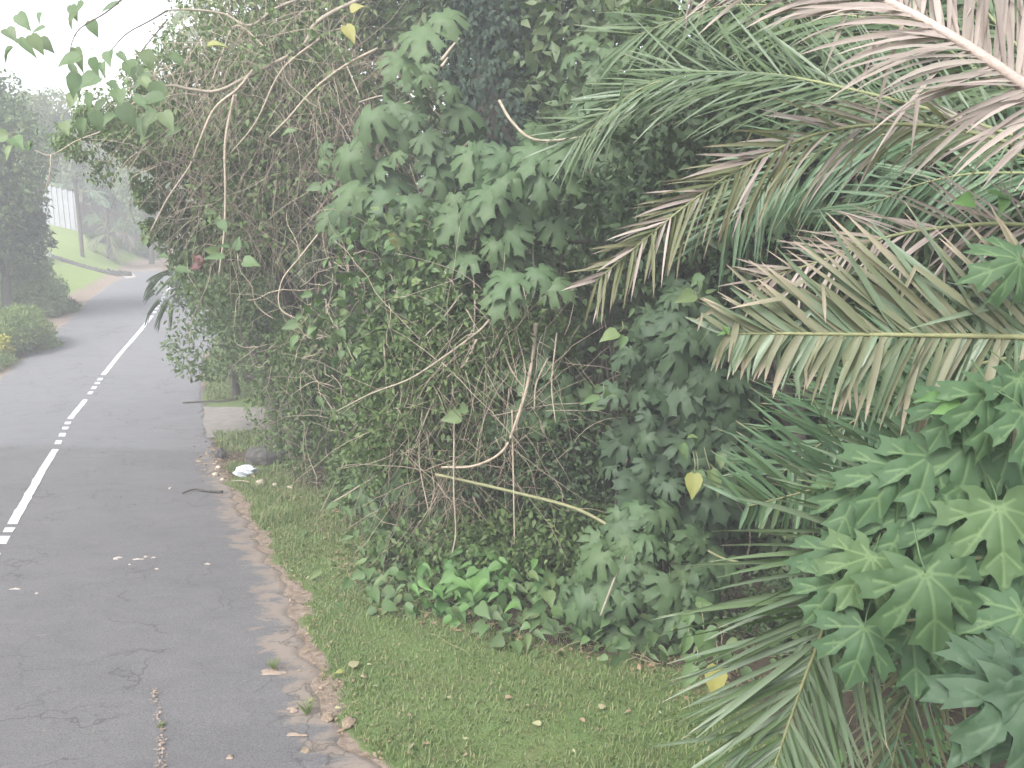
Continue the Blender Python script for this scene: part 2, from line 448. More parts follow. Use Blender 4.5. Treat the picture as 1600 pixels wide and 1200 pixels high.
# ------------------------------------------------------------------ road
ys = axis([(2.0, 22, .12), (22, 40, .3), (40, 85, .8)])
lat = np.concatenate([[-1.0, -.97], np.linspace(-.93, .9, 22), np.linspace(.92, 1, 5)])
RYY, LT = np.meshgrid(ys, lat, indexing='ij')
XL = xl(ys) + .05 * wob(ys * 3, ys) ; XR = xr(ys) + .07 * np.sin(ys * 5.1) * np.sin(ys * 2.3 + 1) + .05 * np.sin(ys * 11.7) + RNG.normal(0, .018, len(ys))
XC = xc(ys)
RX = np.where(LT < 0, XC[:, None] + (XC - XL)[:, None] * LT, XC[:, None] + (XR - XC)[:, None] * LT)
RZ = roadz(RYY) + .022 + .012 * (1 - np.abs(LT)) - .05 * sstep(.985, 1, np.abs(LT)) + .004 * wob(RX * 2, RYY * 2)
V = np.stack([RX, RYY, RZ], -1).reshape(-1, 3)
nl, n_y = len(lat), len(ys)
ii, jj = np.meshgrid(np.arange(nl - 1), np.arange(n_y - 1))
k0 = (jj * nl + ii).ravel()
Q = np.stack([k0, k0 + 1, k0 + nl + 1, k0 + nl], -1)
seam_gloss = sstep(16.6, 17.3, RYY + .25 * RX * .3 + .1 * wob(RX, RYY)) * .75  # mask of the far section that carries the painted gloss
dust = sstep(.75, .0, XR[:, None] - RX) * sstep(18, 16, RYY) + sstep(.5, 0, RX - XL[:, None]) * .8
link('road', mesh_np('road', V, Q, M['asphalt'], True, {'t': seam_gloss.ravel(), 'dust': np.clip(dust, 0, 1).ravel()}), kind='structure')

# centre line: long dashes with short blocks between them
def y_of(py):
    return float(np.interp(-py, [-r[0] for r in rows], RY))
marks = [(1250, 1130), (1090, 1060), (1030, 1000), (975, 955), (930, 905), (885, 870), (855, 842), (836, 828), (822, 703)]
marks += [(697, 692), (687, 682), (677, 673), (669, 665), (660, 629), (621, 617), (613, 609), (605, 602), (599, 595), (590, 493)]
marks += [(489, 486), (484, 481), (479.5, 477), (475.5, 473), (471.5, 469), (467.5, 465), (463, 461), (457, 440)]
mk = Acc()
for a, b_ in marks:
    y0, y1 = y_of(a), y_of(b_)
    n = max(2, int((y1 - y0) / .15) + 1)
    yy = np.linspace(y0, y1, n)
    xc_ = xc(yy)
    w = .075
    ej = RNG.normal(0, .006, (2, n))
    zz = roadz(yy) + .022 + .012 + .006
    A = np.stack([xc_ - w + ej[0], yy, zz], -1); B = np.stack([xc_ + w + ej[1], yy, zz], -1)
    V = np.concatenate([A, B]); i = np.arange(n - 1)
    mk.add(V, np.stack([i, i + n, i + n + 1, i + 1], -1))
mk.obj('road_marking', M['paint'], kind='structure')

# pale driveway mouth on the right
def sheet(pxs, dz, nsub=10):
    a, b_, c, d = [on_ground(*q) for q in pxs]
    V = []
    for i in range(nsub + 1):
        for j in range(nsub + 1):
            s, t = i / nsub, j / nsub
            p = (a * (1 - s) + b_ * s) * (1 - t) + (d * (1 - s) + c * s) * t
            p = p + np.array((.04 * math.sin(9 * t + 3 * s), .04 * math.sin(11 * s), 0))
            V.append((p[0], p[1], float(gz(p[0], p[1])) + dz))
    i, j = np.meshgrid(np.arange(nsub), np.arange(nsub)); k = (i * (nsub + 1) + j).ravel()
    return np.array(V), np.stack([k, k + 1, k + nsub + 2, k + nsub + 1], -1)
M['concrete'] = plain('driveway_concrete', (.125, .115, .105), (.19, .175, .16), 4, .9)
V, Q = sheet(((317, 637), (480, 640), (470, 682), (322, 686)), .03)
link('driveway', mesh_np('driveway', V, Q, M['concrete']), kind='structure')
M['path'] = plain('pale_path', (.22, .20, .18), (.32, .28, .25), 4, .9)
V, Q = sheet(((186, 426), (206, 425), (214, 434), (196, 436)), .03, 4)
link('path', mesh_np('path', V, Q, M['path']), kind='structure')

# ------------------------------------------------------------------ leaf shapes
SIMPLE = (np.array([(0, 0, 0), (.24, .38, .06), (-.24, .38, .06), (0, .42, 0), (0, 1, -.14)]), np.array([(0, 1, 3), (0, 3, 2), (1, 4, 3), (3, 4, 2)]))
NARROW = (np.array([(0, 0, 0), (.12, .4, .04), (-.12, .4, .04), (0, .45, 0), (0, 1, -.1)]), SIMPLE[1])
hp = [(0, 0, 0), (.13, -.05, .02), (.28, .04, .06), (.36, .25, .08), (.29, .52, .04), (.14, .78, -.05), (0.02, 1.02, -.20), (-.12, .78, -.06), (-.27, .52, .03), (-.34, .25, .07), (-.27, .03, .06), (-.12, -.05, .03), (0, .45, -.03)]
HEART = (np.array(hp, float), np.array([(12, i, (i + 1) % 12) for i in range(12)]))

HALF = [(0, 1.0), (.05, .90), (.11, .81), (.18, .755), (.31, .75), (.26, .67), (.225, .60), (.205, .53), (.195, .46), (.175, .40), (.20, .36),
        (.255, .42), (.32, .51), (.40, .585), (.56, .69), (.545, .58), (.575, .51), (.71, .47), (.61, .38), (.51, .30), (.42, .22), (.35, .17),
        (.36, .13), (.45, .16), (.57, .21), (.76, .22), (.68, .13), (.685, .05), (.75, -.04), (.59, -.06), (.44, -.075), (.31, -.075),
        (.33, -.13), (.40, -.25), (.25, -.22), (.13, -.17), (.05, -.05)]
VEINS = [[(0, 0), (0, .95)], [(0, .02), (.46, .60)], [(0, .02), (.60, .17)], [(0, .02), (.24, -.10)], [(0, .5), (.24, .72)], [(.24, .31), (.55, .44)], [(.3, .1), (.57, .02)]]
def lobed(step, seed, droop=.35, fold=.18, jit=.012, crinkle=.0):
    r = np.random.default_rng(seed)
    half = np.array(HALF)
    out = np.concatenate([half, (half[1:] * [-1, 1])[::-1]])
    out = out + r.normal(0, jit, out.shape)
    n = len(out)
    pts = [Vector(p) for p in out]; edges = [(i, (i + 1) % n) for i in range(n)]
    vset = []; side = []
    for s in (1, -1):
        for vi, v in enumerate(VEINS):
            if vi == 0 and s == -1: continue
            a, b_ = np.array(v[0]) * (s, 1), np.array(v[1]) * (s, 1)
            L = np.linalg.norm(b_ - a); m_ = max(1, int(L / step))
            i0 = n + len(vset)
            for k in range(m_ + 1): vset.append(a + (b_ - a) * k / (m_ + 1)); (k and edges.append((i0 + k - 1, i0 + k)))
            if step < .12:
                d = (b_ - a) / L; nn = np.array((-d[1], d[0])) * .026
                for k in range(m_ + 1):
                    for q in (1, -1): side.append(a + (b_ - a) * (k + .5) / (m_ + 1) + nn * q)
    vset += side
    for p in vset: pts.append(Vector(p))
    if step < .2:
        for x in np.arange(-.6, .61, step):
            for y in np.arange(-.12, .95, step):
                q = np.array((x, y)) + r.uniform(-.2, .2, 2) * step
                if min(np.hypot(*(q - p)) for p in vset) > step * .6: pts.append(Vector(q))
    res = delaunay_2d_cdt(pts, edges, [list(range(n))], 1, 1e-5)
    V2 = np.array([tuple(v) for v in res[0]]); Fc = np.array([f for f in res[2] if len(f) == 3])
    vs = np.zeros(len(V2)); 
    for i, v in enumerate(V2):
        best = 9
        for s in (1, -1):
            for a, b_ in VEINS:
                a = np.array(a) * (s, 1); b2 = np.array(b_) * (s, 1)
                t = np.clip(np.dot(v - a, b2 - a) / np.dot(b2 - a, b2 - a), 0, 1)
                best = min(best, np.hypot(*(v - a - (b2 - a) * t)))
        vs[i] = best
    rr = np.hypot(V2[:, 0], V2[:, 1] - .1)
    z = -droop * .75 * rr ** 2 + fold * np.minimum(vs, .12) * 1.1 + r.normal(0, .004, len(V2)) - fold * .2 * np.abs(V2[:, 0])
    z += .03 * np.sin(V2[:, 0] * 9 + seed) * np.cos(V2[:, 1] * 7 + seed * 2) * (1 + 2 * crinkle)
    x = V2[:, 0] * (1 - .12 * rr)
    V3 = np.stack([x, V2[:, 1], z], -1)
    att = np.clip(1 - vs / .020, 0, 1)
    # petiole
    pt = crom([(0, .02, z[0] * 0 - .01), (0, -.18, -.05), (r.normal(0, .05), -.5, -.22)], 3)
    tv, tf = tube(pt, .009, .013, 4)
    att = np.concatenate([att, np.full(len(tv), .7)])
    Fc = np.concatenate([Fc, tf + len(V3)])
    V3 = np.concatenate([V3, tv])
    return V3, Fc, att
LOBE_HI = [lobed(.07, s, droop=dr, fold=.35) for s, dr in ((1, .45), (2, .7), (3, .3), (4, .9))]
LOBE_MID = [lobed(.16, s, droop=dr, fold=.3) for s, dr in ((5, .4), (6, .8), (7, .55), (8, .95))]
LOBE_CLOSE = [lobed(.05, s, droop=dr, fold=.3, crinkle=.6) for s, dr in ((9, .5), (10, .7))]

def fixwind(Fc): return Fc
def leafmesh(lib, mat, name='leaf'):
    return [mesh_np(name, v, f, mat, True, {'t': a}) for v, f, a in lib]
LM = {k: leafmesh(LOBE_MID, M[k]) for k in ('daisy', 'daisy_dark')}
LM['daisy_near'] = leafmesh(LOBE_HI, M['daisy_near'])
LM['daisy_close'] = leafmesh(LOBE_CLOSE, M['daisy_close'])
LM['yellow'] = leafmesh(LOBE_MID, M['yellow_leaf'])
heart_hi = (HEART[0], HEART[1])
for k in ('heart', 'heart_dull', 'pale_leaf', 'yellow_leaf', 'red_leaf', 'dead'):
    LM['h_' + k] = [mesh_np('leaf', HEART[0] * s_, HEART[1], M[k], True, {'t': np.zeros(len(HEART[0]))}) for s_ in ((1, 1, 1), (.75, 1, 2.0), (1.15, 1, 1.4), (.6, 1.05, .8))]

def basis(t, n):
    t = nrm(t); x = nrm(np.cross(t, n)); n = np.cross(x, t)
    return x, t, n
def matrix(pos, t, n, s, sx=1.0):
    x, t, n = basis(np.asarray(t, float), np.asarray(n, float))
    m = Matrix(((x[0] * s * sx, t[0] * s, n[0] * s, pos[0]), (x[1] * s * sx, t[1] * s, n[1] * s, pos[1]), (x[2] * s * sx, t[2] * s, n[2] * s, pos[2]), (0, 0, 0, 1)))
    return m

def scatter(acc, tmpl, pos, t, n, s):
    V0, F0 = tmpl
    t = nrm(t); x = nrm(np.cross(t, n)); n = np.cross(x, t)
    s = np.asarray(s)[:, None, None]
    V = pos[:, None] + s * (x[:, None] * V0[None, :, 0:1] + t[:, None] * V0[None, :, 1:2] + n[:, None] * V0[None, :, 2:3])
    k = len(V0)
    Fc = (F0[None] + (np.arange(len(pos)) * k)[:, None, None]).reshape(-1, 3)
    acc.add(V.reshape(-1, 3), Fc)

def rdir(n):
    return nrm(RNG.normal(0, 1, (n, 3)))

def lumps_of(c, r, k, spread=.72, lump=(.34, .5)):
    d = rdir(k) * (RNG.uniform(0, 1, (k, 1)) ** .4) * spread
    cen = np.asarray(c) + d * np.asarray(r)
    rad = RNG.uniform(lump[0], lump[1], (k, 1)) * np.asarray(r)[None] 
    return cen, rad

def cloud_pts(cen, rad, n, inner=.55):
    li = RNG.integers(0, len(cen), n)
    d = rdir(n)
    q = RNG.uniform(inner ** 3, 1, (n, 1)) ** (1 / 3.0)
    return cen[li] + d * q * rad[li], d

def foliage(parent, c, r, n, size, mat, tmpl=SIMPLE, k=14, name='crown', hang=.5, spread=.72, lump=(.34, .5), flat=.7, floor=True):
    cen, rad = lumps_of(c, r, k, spread, lump)
    pos, d = cloud_pts(cen, rad, n)
    if floor:
        keep = pos[:, 2] > gz(pos[:, 0], pos[:, 1]) + .02
        pos, d = pos[keep], d[keep]
    m_ = len(pos)
    nn = nrm(d * .6 + Z3 * flat + RNG.normal(0, .45, (m_, 3)))
    tt = nrm(RNG.normal(0, 1, (m_, 3)) + d * .6 - Z3 * hang)
    a = Acc()
    scatter(a, tmpl, pos, tt, nn, size * RNG.uniform(.6, 1.25, m_))
    a.obj(name, mat, parent, kind='stuff')
    return cen

def limbs(parent, base, cen, mat, r0=.08, r1=.015, name='trunk', fork=.45, trunk_only=False):
    """a tapered trunk from the ground with limbs running to the crown's clumps"""
    a = Acc()
    base = np.asarray(base, float)
    top = cen.mean(0)
    f = base + (top - base) * fork + np.array((RNG.normal(0, .1), RNG.normal(0, .1), 0))
    a.add(*tube(crom([base - Z3 * .15, base + (f - base) * .5 + RNG.normal(0, .06, 3), f], 6), r0 * 1.15, r0 * .8, 8, .08))
    a.obj(name, mat, parent)
    if trunk_only: return
    for q in cen[:10]:
        b_ = Acc()
        mid = f + (q - f) * .5 + RNG.normal(0, .08, 3) * np.linalg.norm(q - f) + Z3 * .1
        b_.add(*tube(crom([f, mid, q], 5), r0 * .5, r1, 5, .06))
        b_.obj('branch', mat, parent)

# ------------------------------------------------------------------ vines and twigs
def walk(p, d, L, n, wig=.25, g=.05):
    pts = [np.asarray(p, float)]; d = nrm(d)
    for _ in range(n):
        d = nrm(d + RNG.normal(0, wig, 3) - Z3 * g)
        pts.append(pts[-1] + d * L / n)
    return np.array(pts)

def twigs(parent, c, r, n, mat, L=(.5, 1.6), rad=(.004, .009), down=.6, name='twigs', sides=3, wig=.3):
    a = Acc(); c = np.asarray(c); r = np.asarray(r)
    for _ in range(n):
        p = c + rdir(1)[0] * RNG.uniform(.5, 1.0) * r
        d = nrm(RNG.normal(0, 1, 3) * (1, .5, .6) - Z3 * down)
        l = RNG.uniform(*L); q = RNG.uniform(*rad)
        if RNG.uniform() < .25: d = -d
        a.add(*tube(walk(p, d, l, 9, wig, .05), q, q * .5, sides))
    a.obj(name, mat, parent, kind='stuff')

def branch(parent, pl, r0, r1, mat, name='branch', sides=7):
    a = Acc(); a.add(*tube(crom([P(*q) for q in pl], 6), r0, r1, sides, .07)); return a.obj(name, mat, parent)

def leaves_on(parent, meshes, spots, name='leaf'):
    """spots: px, py, distance, length in m, direction of the midrib seen from the road (degrees, 270 = hanging), lean"""
    for i, (px, py, d, s, ang, lean) in enumerate(spots):
        a = math.radians(ang)
        t = RIGHT * math.cos(a) + UP * math.sin(a) - FWD * lean
        n = -FWD * .95 + Z3 * .5 + RNG.normal(0, .16, 3)
        place(name, meshes[i % len(meshes)], parent, matrix(P(px, py, d), t, n, s))
        if meshes[0].name.startswith('leaf') and len(meshes[0].vertices) < 20:
            p = P(px, py, d); b_ = Acc(); q = p - nrm(t) * s * .35 + Z3 * s * .5 + FWD * s * .5
            b_.add(*tube(crom([p, p - nrm(t) * s * .3 + Z3 * s * .1, q], 3), .0035 if d > 6 else .0015, .004 if d > 6 else .002, 4)); b_.obj('stalk', M['olive_branch'], parent)
            if d > 6 and py > 220 and meshes[0].materials[0].name.startswith('heart'):
                for k_ in range(2):
                    place(name, meshes[(i + k_ + 1) % len(meshes)], parent, matrix(q + RNG.normal(0, s * .35, 3), t + RNG.normal(0, .5, 3), n + RNG.normal(0, .3, 3), s * RNG.uniform(.5, .8)))

def daisy(name, label, c, r, n, meshes, size, base, mat_b, group, nbr=9, hangang=.8, facing=.55):
    """a tree daisy: stems from the ground with rosettes of big lobed leaves at their ends"""
    root = thing(name, label, 'shrub', base, group)
    c = np.asarray(c); r = np.asarray(r)
    tips = []
    for i in range(nbr):
        th = RNG.uniform(0, 2 * math.pi)
        e = c + nrm(np.array((math.cos(th), -abs(math.sin(th)) * .8, RNG.uniform(-1, 1)))) * r * RNG.uniform(.35, .85)
        a = Acc()
        mid = base + (e - base) * .5 + RNG.normal(0, .12, 3) + Z3 * .15
        b0 = base + np.array((RNG.normal(0, .25), .5 + RNG.uniform(0, .4), 0)); mid = b0 + (e - b0) * .5 + RNG.normal(0, .25, 3) * (1, .5, .5) + np.array((0, .3, 0))
        a.add(*tube(crom([b0 - Z3 * .1, mid, e], 6), .018, .007, 6, .05)); a.obj('branch', mat_b, root)
    q = 0
    while q < n:
        dd = rdir(1)[0]
        if RNG.uniform() < facing + .3: dd[1] = -abs(dd[1])
        hub = c + dd * r * RNG.uniform(.55, 1.02)
        if hub[2] < gz(hub[0], hub[1]) + .12: continue
        out = nrm(dd * (1, 1, .25) + RNG.normal(0, .35, 3))
        t = nrm(out * .55 + RIGHT * RNG.normal(0, .45) - Z3 * hangang * RNG.uniform(.5, 1.5))
        nn = nrm(Z3 * RNG.uniform(.35, 1.0) + dd * .5 - np.array((0, .55, 0)) + RNG.normal(0, .28, 3))
        s = size * RNG.uniform(.5, 1.25)
        place('leaf', meshes[int(RNG.integers(len(meshes)))], root, matrix(hub, t, nn, s))
        q += 1
    return root

# ================================================================== RIGHT-HAND GROWTH
def gp(p, dz=0.0): 
    p = np.array(p, float); p[2] = float(gz(p[0], p[1])) + dz; return p

# leaf mass added behind the growth to block light through its gaps
a = Acc()
line = [(1640, 6.6, 7.6), (1500, 7.4, 7.6), (1300, 8.6, 7.6), (1150, 9.6, 7.8), (1000, 10.6, 8.2), (850, 12.0, 9.0), (720, 13.5, 9.8), (600, 15.5, 10.6), (500, 18.5, 11.4), (430, 21.5, 11), (400, 25, 9.0)]
pp = []
for i in range(len(line) - 1):
    (x0, d0, h0), (x1, d1, h1) = line[i], line[i + 1]
    m_ = int(13000)
    t = RNG.uniform(0, 1, m_)
    px = x0 + (x1 - x0) * t; d = d0 + (d1 - d0) * t + RNG.uniform(0, 1.2, m_) ** 1.0 * 1.4
    q = np.stack([(px - 800) / F * d, d * 1.0, np.zeros(m_)], -1)
    g = gz(q[:, 0], q[:, 1])
    q[:, 2] = g + RNG.uniform(0, 1, m_) * ((h0 + (h1 - h0) * t) + .8 * wob(q[:, 0] * 2, q[:, 1] * 2) )
    pp.append(q)
pp = np.concatenate(pp); pp = pp[(pp[:, 2] < gz(pp[:, 0], pp[:, 1]) + RNG.uniform(3, 10, len(pp)))]; m_ = len(pp)
scatter(a, SIMPLE, pp, nrm(RNG.normal(0, 1, (m_, 3)) - Z3 * .4), nrm(RNG.normal(0, .6, (m_, 3)) + Z3 * .4 - np.array((0, .8, 0))), RNG.uniform(.14, .30, m_))
o = a.obj('undergrowth_backing', M['backing'], kind='stuff')
o['label'] = 'deep dark undergrowth behind the roadside shrubs and palms'; o['category'] = 'undergrowth_backing'

SHR = 'shrubs and trees of the overgrown roadside bank'
# A small-leaved tree at the far end of the bank
base = gp(on_ground(428, 712))
t = thing('bushy_tree', 'dark bushy small-leaved tree leaning over the road at the far end of the bank', 'tree', base, SHR)
cen = foliage(t, P(402, 492, 19.5), (2.0, 2.2, 1.75), 14000, .13, M['small'], k=24)
limbs(t, base, cen, M['bark_dark'], .17)
base = gp(P(360, 470, 24))
t = thing('bushy_tree', 'dark broad-leaved tree at the bend, its lowest leaves hanging against the white line', 'tree', base, SHR)
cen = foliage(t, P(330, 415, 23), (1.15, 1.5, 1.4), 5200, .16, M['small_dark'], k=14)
limbs(t, base, cen, M['bark_dark'], .12)
# long drooping leaves that hang at the tip of its low bough
for (px, py, s, ang) in ((262, 470, .8, 235), (255, 475, .7, 250), (248, 470, .75, 225), (268, 478, .6, 262), (240, 455, .4, 200), (275, 430, .7, 205), (262, 425, .6, 190), (250, 432, .75, 215), (285, 440, .6, 245), (240, 440, .5, 240)):
    bl = Acc()
    q = P(px, py, 21.5); dd = RIGHT * math.cos(math.radians(ang)) + UP * math.sin(math.radians(ang))
    pts = walk(q, dd, s, 6, .06, .12)
    for w_ in range(6):
        V, Fc = tube(pts + RNG.normal(0, .03, 3), .03, .004, 4); bl.add(V, Fc)
    bl.obj('drooping_leaf', M['small_dark'], t)
branch(t, [(330, 425, 22.5), (290, 448, 22), (262, 468, 21.5)], .05, .015, M['bark_dark'])

# C soft shrub
base = gp(on_ground(510, 790) + np.array((.5, .5, 0)))
t = thing('soft_shrub', 'bright fine-leaved shrub standing right of the dark tree trunk by the litter', 'shrub', base, SHR)
cen = foliage(t, P(520, 600, 14.4), (1.45, 1.1, 1.7), 12000, .10, M['small'], k=26)
limbs(t, base, cen, M['bark'], .05, .008)
twigs(t, P(500, 600, 13.9), (1.3, .9, 1.5), 60, M['twig'])
base = gp(on_ground(480, 770) + np.array((.8, .8, 0)))
t = thing('soft_shrub', 'low fine-leaved shrub arching over the litter at the foot of the bank', 'shrub', base, SHR)
cen = foliage(t, P(590, 745, 13.6), (.95, .8, .8), 6500, .10, M['small'], k=18)
limbs(t, base, cen, M['bark'], .04, .008)

# B vine-draped tree top left
base = gp(P(450, 600, 17))
vt = thing('vine_draped_tree', 'sprawling half-dead tree covered with brown hanging vine stems, top left of the bank', 'tree', base, SHR)
cen = foliage(vt, P(440, 200, 15.5), (2.7, 1.8, 2.5), 11500, .115, M['heart_dull'], HEART, k=26, hang=1.0)
foliage(vt, P(470, 20, 15.0), (3.0, 1.5, 1.9), 11000, .115, M['olive'], SIMPLE, k=22, hang=1.0)
foliage(vt, P(350, 190, 14.4), (1.9, 1.0, 1.5), 4000, .10, M['olive'], SIMPLE, k=18, hang=1.0, name='foliage')
foliage(vt, P(250, 210, 15.0), (1.4, .9, .75), 3000, .11, M['olive'], SIMPLE, k=12, hang=1.0, name='foliage')
foliage(vt, P(370, 330, 15.0), (1.7, 1.3, 1.6), 7000, .12, M['small'], HEART, k=18, hang=1.0, name='foliage')
foliage(vt, P(400, 200, 13.2), (2.0, .6, 2.0), 5200, .095, M['small_bright'], HEART, k=40, hang=1.0, name='foliage', spread=.95, lump=(.12, .25))
foliage(vt, P(200, 195, 13.5), (1.25, .8, .5), 2600, .10, M['small_bright'], SIMPLE, k=22, hang=1.0, name='foliage', spread=.9, lump=(.15, .35))
foliage(vt, P(255, 310, 14.5), (.6, .8, .9), 1300, .11, M['small_bright'], HEART, k=20, hang=1.0, name='foliage', spread=.95, lump=(.12, .3))
foliage(vt, P(270, 120, 13.8), (.8, .7, .8), 1800, .10, M['small_bright'], SIMPLE, k=22, hang=1.0, name='foliage', spread=.9, lump=(.15, .35))
foliage(vt, P(165, 225, 13.5), (1.0, .5, .55), 1500, .10, M['small_bright'], SIMPLE, k=30, hang=1.0, name='foliage', spread=.95, lump=(.12, .3))
foliage(vt, P(430, 210, 12.7), (2.0, .35, 2.0), 1600, .095, M['small_bright'], HEART, k=50, hang=1.0, name='foliage', spread=.95, lump=(.1, .22))
twigs(vt, P(430, 200, 12.7), (2.0, .4, 1.9), 480, M['twig'], (.8, 2.0), (.003, .0065), 1.4, wig=.13)
twigs(vt, P(240, 190, 13.2), (1.2, .4, .7), 70, M['twig'], (.5, 1.3), (.003, .006), .8, wig=.18)
limbs(vt, base, cen, M['bark'], .16, .02)
twigs(vt, P(420, 210, 13.3), (2.1, .7, 2.2), 330, M['twig'], (.7, 2.2), (.004, .011), .9, wig=.2)
twigs(vt, P(480, 140, 13.4), (2.2, .7, 1.6), 200, M['twig_red'], (.6, 1.6), (.004, .009), .3, wig=.2)
for pl, r0, r1, mt in (
    ([(640, -30, 13.2), (560, 0, 13), (495, 35, 12.8), (470, 75, 12.6), (390, 118, 12.4), (340, 142, 12.3), (300, 140, 12.2), (262, 134, 12.1), (228, 150, 12), (192, 172, 12)], .036, .016, 'pale_branch'),
    ([(465, 0, 13), (430, 14, 12.8), (390, 40, 12.6), (350, 22, 12.6), (300, 15, 12.5), (262, 16, 12.4)], .028, .012, 'pale_branch'),
    ([(395, 110, 12.3), (370, 140, 12.2), (335, 170, 12.1), (312, 220, 12), (296, 260, 12), (262, 310, 11.9), (235, 362, 11.8)], .024, .010, 'twig'),
    ([(366, 148, 12.3), (352, 220, 12.2), (352, 300, 12.1), (350, 365, 12), (342, 430, 12)], .022, .012, 'twig'),
    ([(590, 76, 12.5), (540, 102, 12.4), (490, 140, 12.3), (450, 185, 12.2), (420, 215, 12.2)], .024, .010, 'twig'),
    ([(525, 65, 12.4), (545, 110, 12.4), (562, 150, 12.3)], .016, .010, 'pale_branch'),
    ([(420, 80, 12.6), (370, 40, 12.6), (345, 90, 12.5), (330, 130, 12.4)], .018, .008, 'twig'),
    ([(500, 60, 12.5), (440, 110, 12.4), (400, 190, 12.3), (360, 240, 12.2)], .018, .008, 'twig'),
    ([(665, 150, 11.5), (620, 165, 11.5), (600, 150, 11.5), (560, 160, 11.6)], .018, .010, 'pale_branch'),
    ([(262, 16, 12.4), (235, 32, 12.3), (195, 55, 12.2), (165, 90, 12.1)], .014, .006, 'bark'),
    ([(262, 30, 12.4), (225, 75, 12.3), (200, 110, 12.2)], .012, .006, 'bark'),
    ([(200, -10, 11), (165, 20, 11), (120, 50, 11), (105, 100, 11)], .012, .006, 'bark'),
    ([(160, 205, 12), (120, 220, 12), (80, 242, 12), (55, 235, 12)], .012, .005, 'twig'),
    ([(80, 242, 12), (78, 270, 12), (70, 300, 12)], .010, .005, 'twig'),
    ([(510, 350, 11.5), (470, 400, 11.4), (440, 440, 11.3), (438, 482, 11.3), (468, 500, 11.3)], .014, .007, 'twig')):
    branch(vt, pl, r0, r1, M[mt])
# leaves hanging against the sky: each can be told apart
spots = []
for (px, py, s) in ((28, 22, .34), (65, 20, .2), (10, 45, .3), (30, 60, .38), (48, 55, .34), (20, 75, .26), (62, 62, .3), (70, 42, .22), (112, 8, .26), (118, 22, .26), (142, 32, .26), (185, 5, .3), (130, 3, .22),
                    (118, 75, .36), (125, 90, .34), (110, 100, .3), (145, 90, .26), (160, 98, .24), (170, 80, .28), (185, 82, .28), (120, 115, .38), (132, 128, .3), (155, 120, .42), (170, 128, .34),
                    (200, 95, .4), (215, 105, .42), (228, 80, .32), (235, 115, .4), (245, 128, .4), (220, 125, .4), (185, 140, .3), (140, 145, .3), (115, 146, .28), (165, 160, .36), (190, 165, .36), (210, 150, .34), (255, 150, .4),
                    (180, 180, .36), (150, 175, .3), (215, 185, .36), (245, 175, .36), (130, 185, .3), (20, 215, .3), (15, 228, .26), (50, 222, .2), (268, 85, .3), (240, 205, .32), (280, 200, .3), (100, 190, .26)):
    spots.append((px, py, 10.8 + RNG.uniform(-.6, 1.2), s * .85, RNG.uniform(200, 330), RNG.uniform(-.2, .5)))
leaves_on(vt, LM['h_heart_dull'], spots)
leaves_on(vt, LM['h_heart_dull'], [(255, 175, 10.8, .3, 300, .2), (240, 183, 10.8, .3, 240, .3), (12, 212, 10, .22, 190, .2), (275, 420, 11, .28, 350, .4), (500, 290, 12, .22, 200, .2), (460, 205, 12, .2, 190, .2), (380, 408, 11.3, .24, 350, .2), (350, 400, 11.3, .26, 190, .4), (345, 345, 11.5, .2, 300, .3)])
leaves_on(vt, LM['h_yellow_leaf'], [(540, 40, 12, .3, 300, .2), (325, 73, 12, .28, 10, .3), (548, 16, 12, .2, 20, .3), (610, 365, 10.5, .28, 300, .3)])
leaves_on(vt, LM['h_red_leaf'], [(306, 402, 11.5, .16, 330, .2), (316, 404, 11.5, .18, 260, .2), (313, 414, 11.5, .16, 200, .2), (309, 410, 11.4, .14, 120, .2)])

# D ivy-covered trunk
base = gp(P(780, 700, 12.6))
it = thing('ivy_covered_tree', 'tall dark trunk wrapped in ivy, rising out of the top edge behind the shrubs', 'tree', base, SHR)
top = P(790, -420, 12.6)
pts = crom([base - Z3 * .2, base + (top - base) * .35 + np.array((.08, 0, 0)), base + (top - base) * .7, top], 8)
a = Acc(); a.add(*tube(pts, .55, .38, 12, .05)); a.obj('trunk', M['bark_dark'], it)
a = Acc(); m_ = 27000
k = RNG.integers(0, len(pts) - 1, m_); u = RNG.uniform(0, 1, (m_, 1))
ax = pts[k] * (1 - u) + pts[k + 1] * u
th = RNG.uniform(0, 2 * math.pi, m_)
od = np.stack([np.cos(th), np.sin(th), np.zeros(m_)], -1)
rad_ = (.78 + .16 * np.sin(ax[:, 2] * 2.3 + th * 2) + .10 * np.sin(ax[:, 2] * 5 + 3 * th) + RNG.uniform(-.2, .14, m_))[:, None]
scatter(a, SIMPLE, ax + od * rad_, nrm(RNG.normal(0, .5, (m_, 3)) - Z3 * .8 + od * .3), nrm(od + Z3 * .4 + RNG.normal(0, .3, (m_, 3))), RNG.uniform(.09, .17, m_))
a.obj('ivy', M['ivy'], it, kind='stuff')
cen = foliage(it, P(820, -60, 14.2), (4.2, 1.6, 2.0), 15000, .17, M['small'], k=30)
foliage(it, P(600, -40, 16.5), (3.4, 1.0, 2.2), 9000, .2, M['small'], k=24, name='foliage')
for q in cen[:8]:
    a = Acc(); a.add(*tube(crom([pts[-8], (pts[-8] + q) / 2 + Z3 * .3, q], 6), .12, .03, 6)); a.obj('branch', M['bark'], it)
for pl in ([(690, 95, 12), (705, 75, 12), (718, 60, 12)], [(690, 105, 11.8), (700, 90, 11.8)], [(710, 240, 11.8), (730, 225, 11.8), (740, 215, 11.8)]):
    branch(it, pl, .03, .015, M['pale_branch'], 'broken_stub')

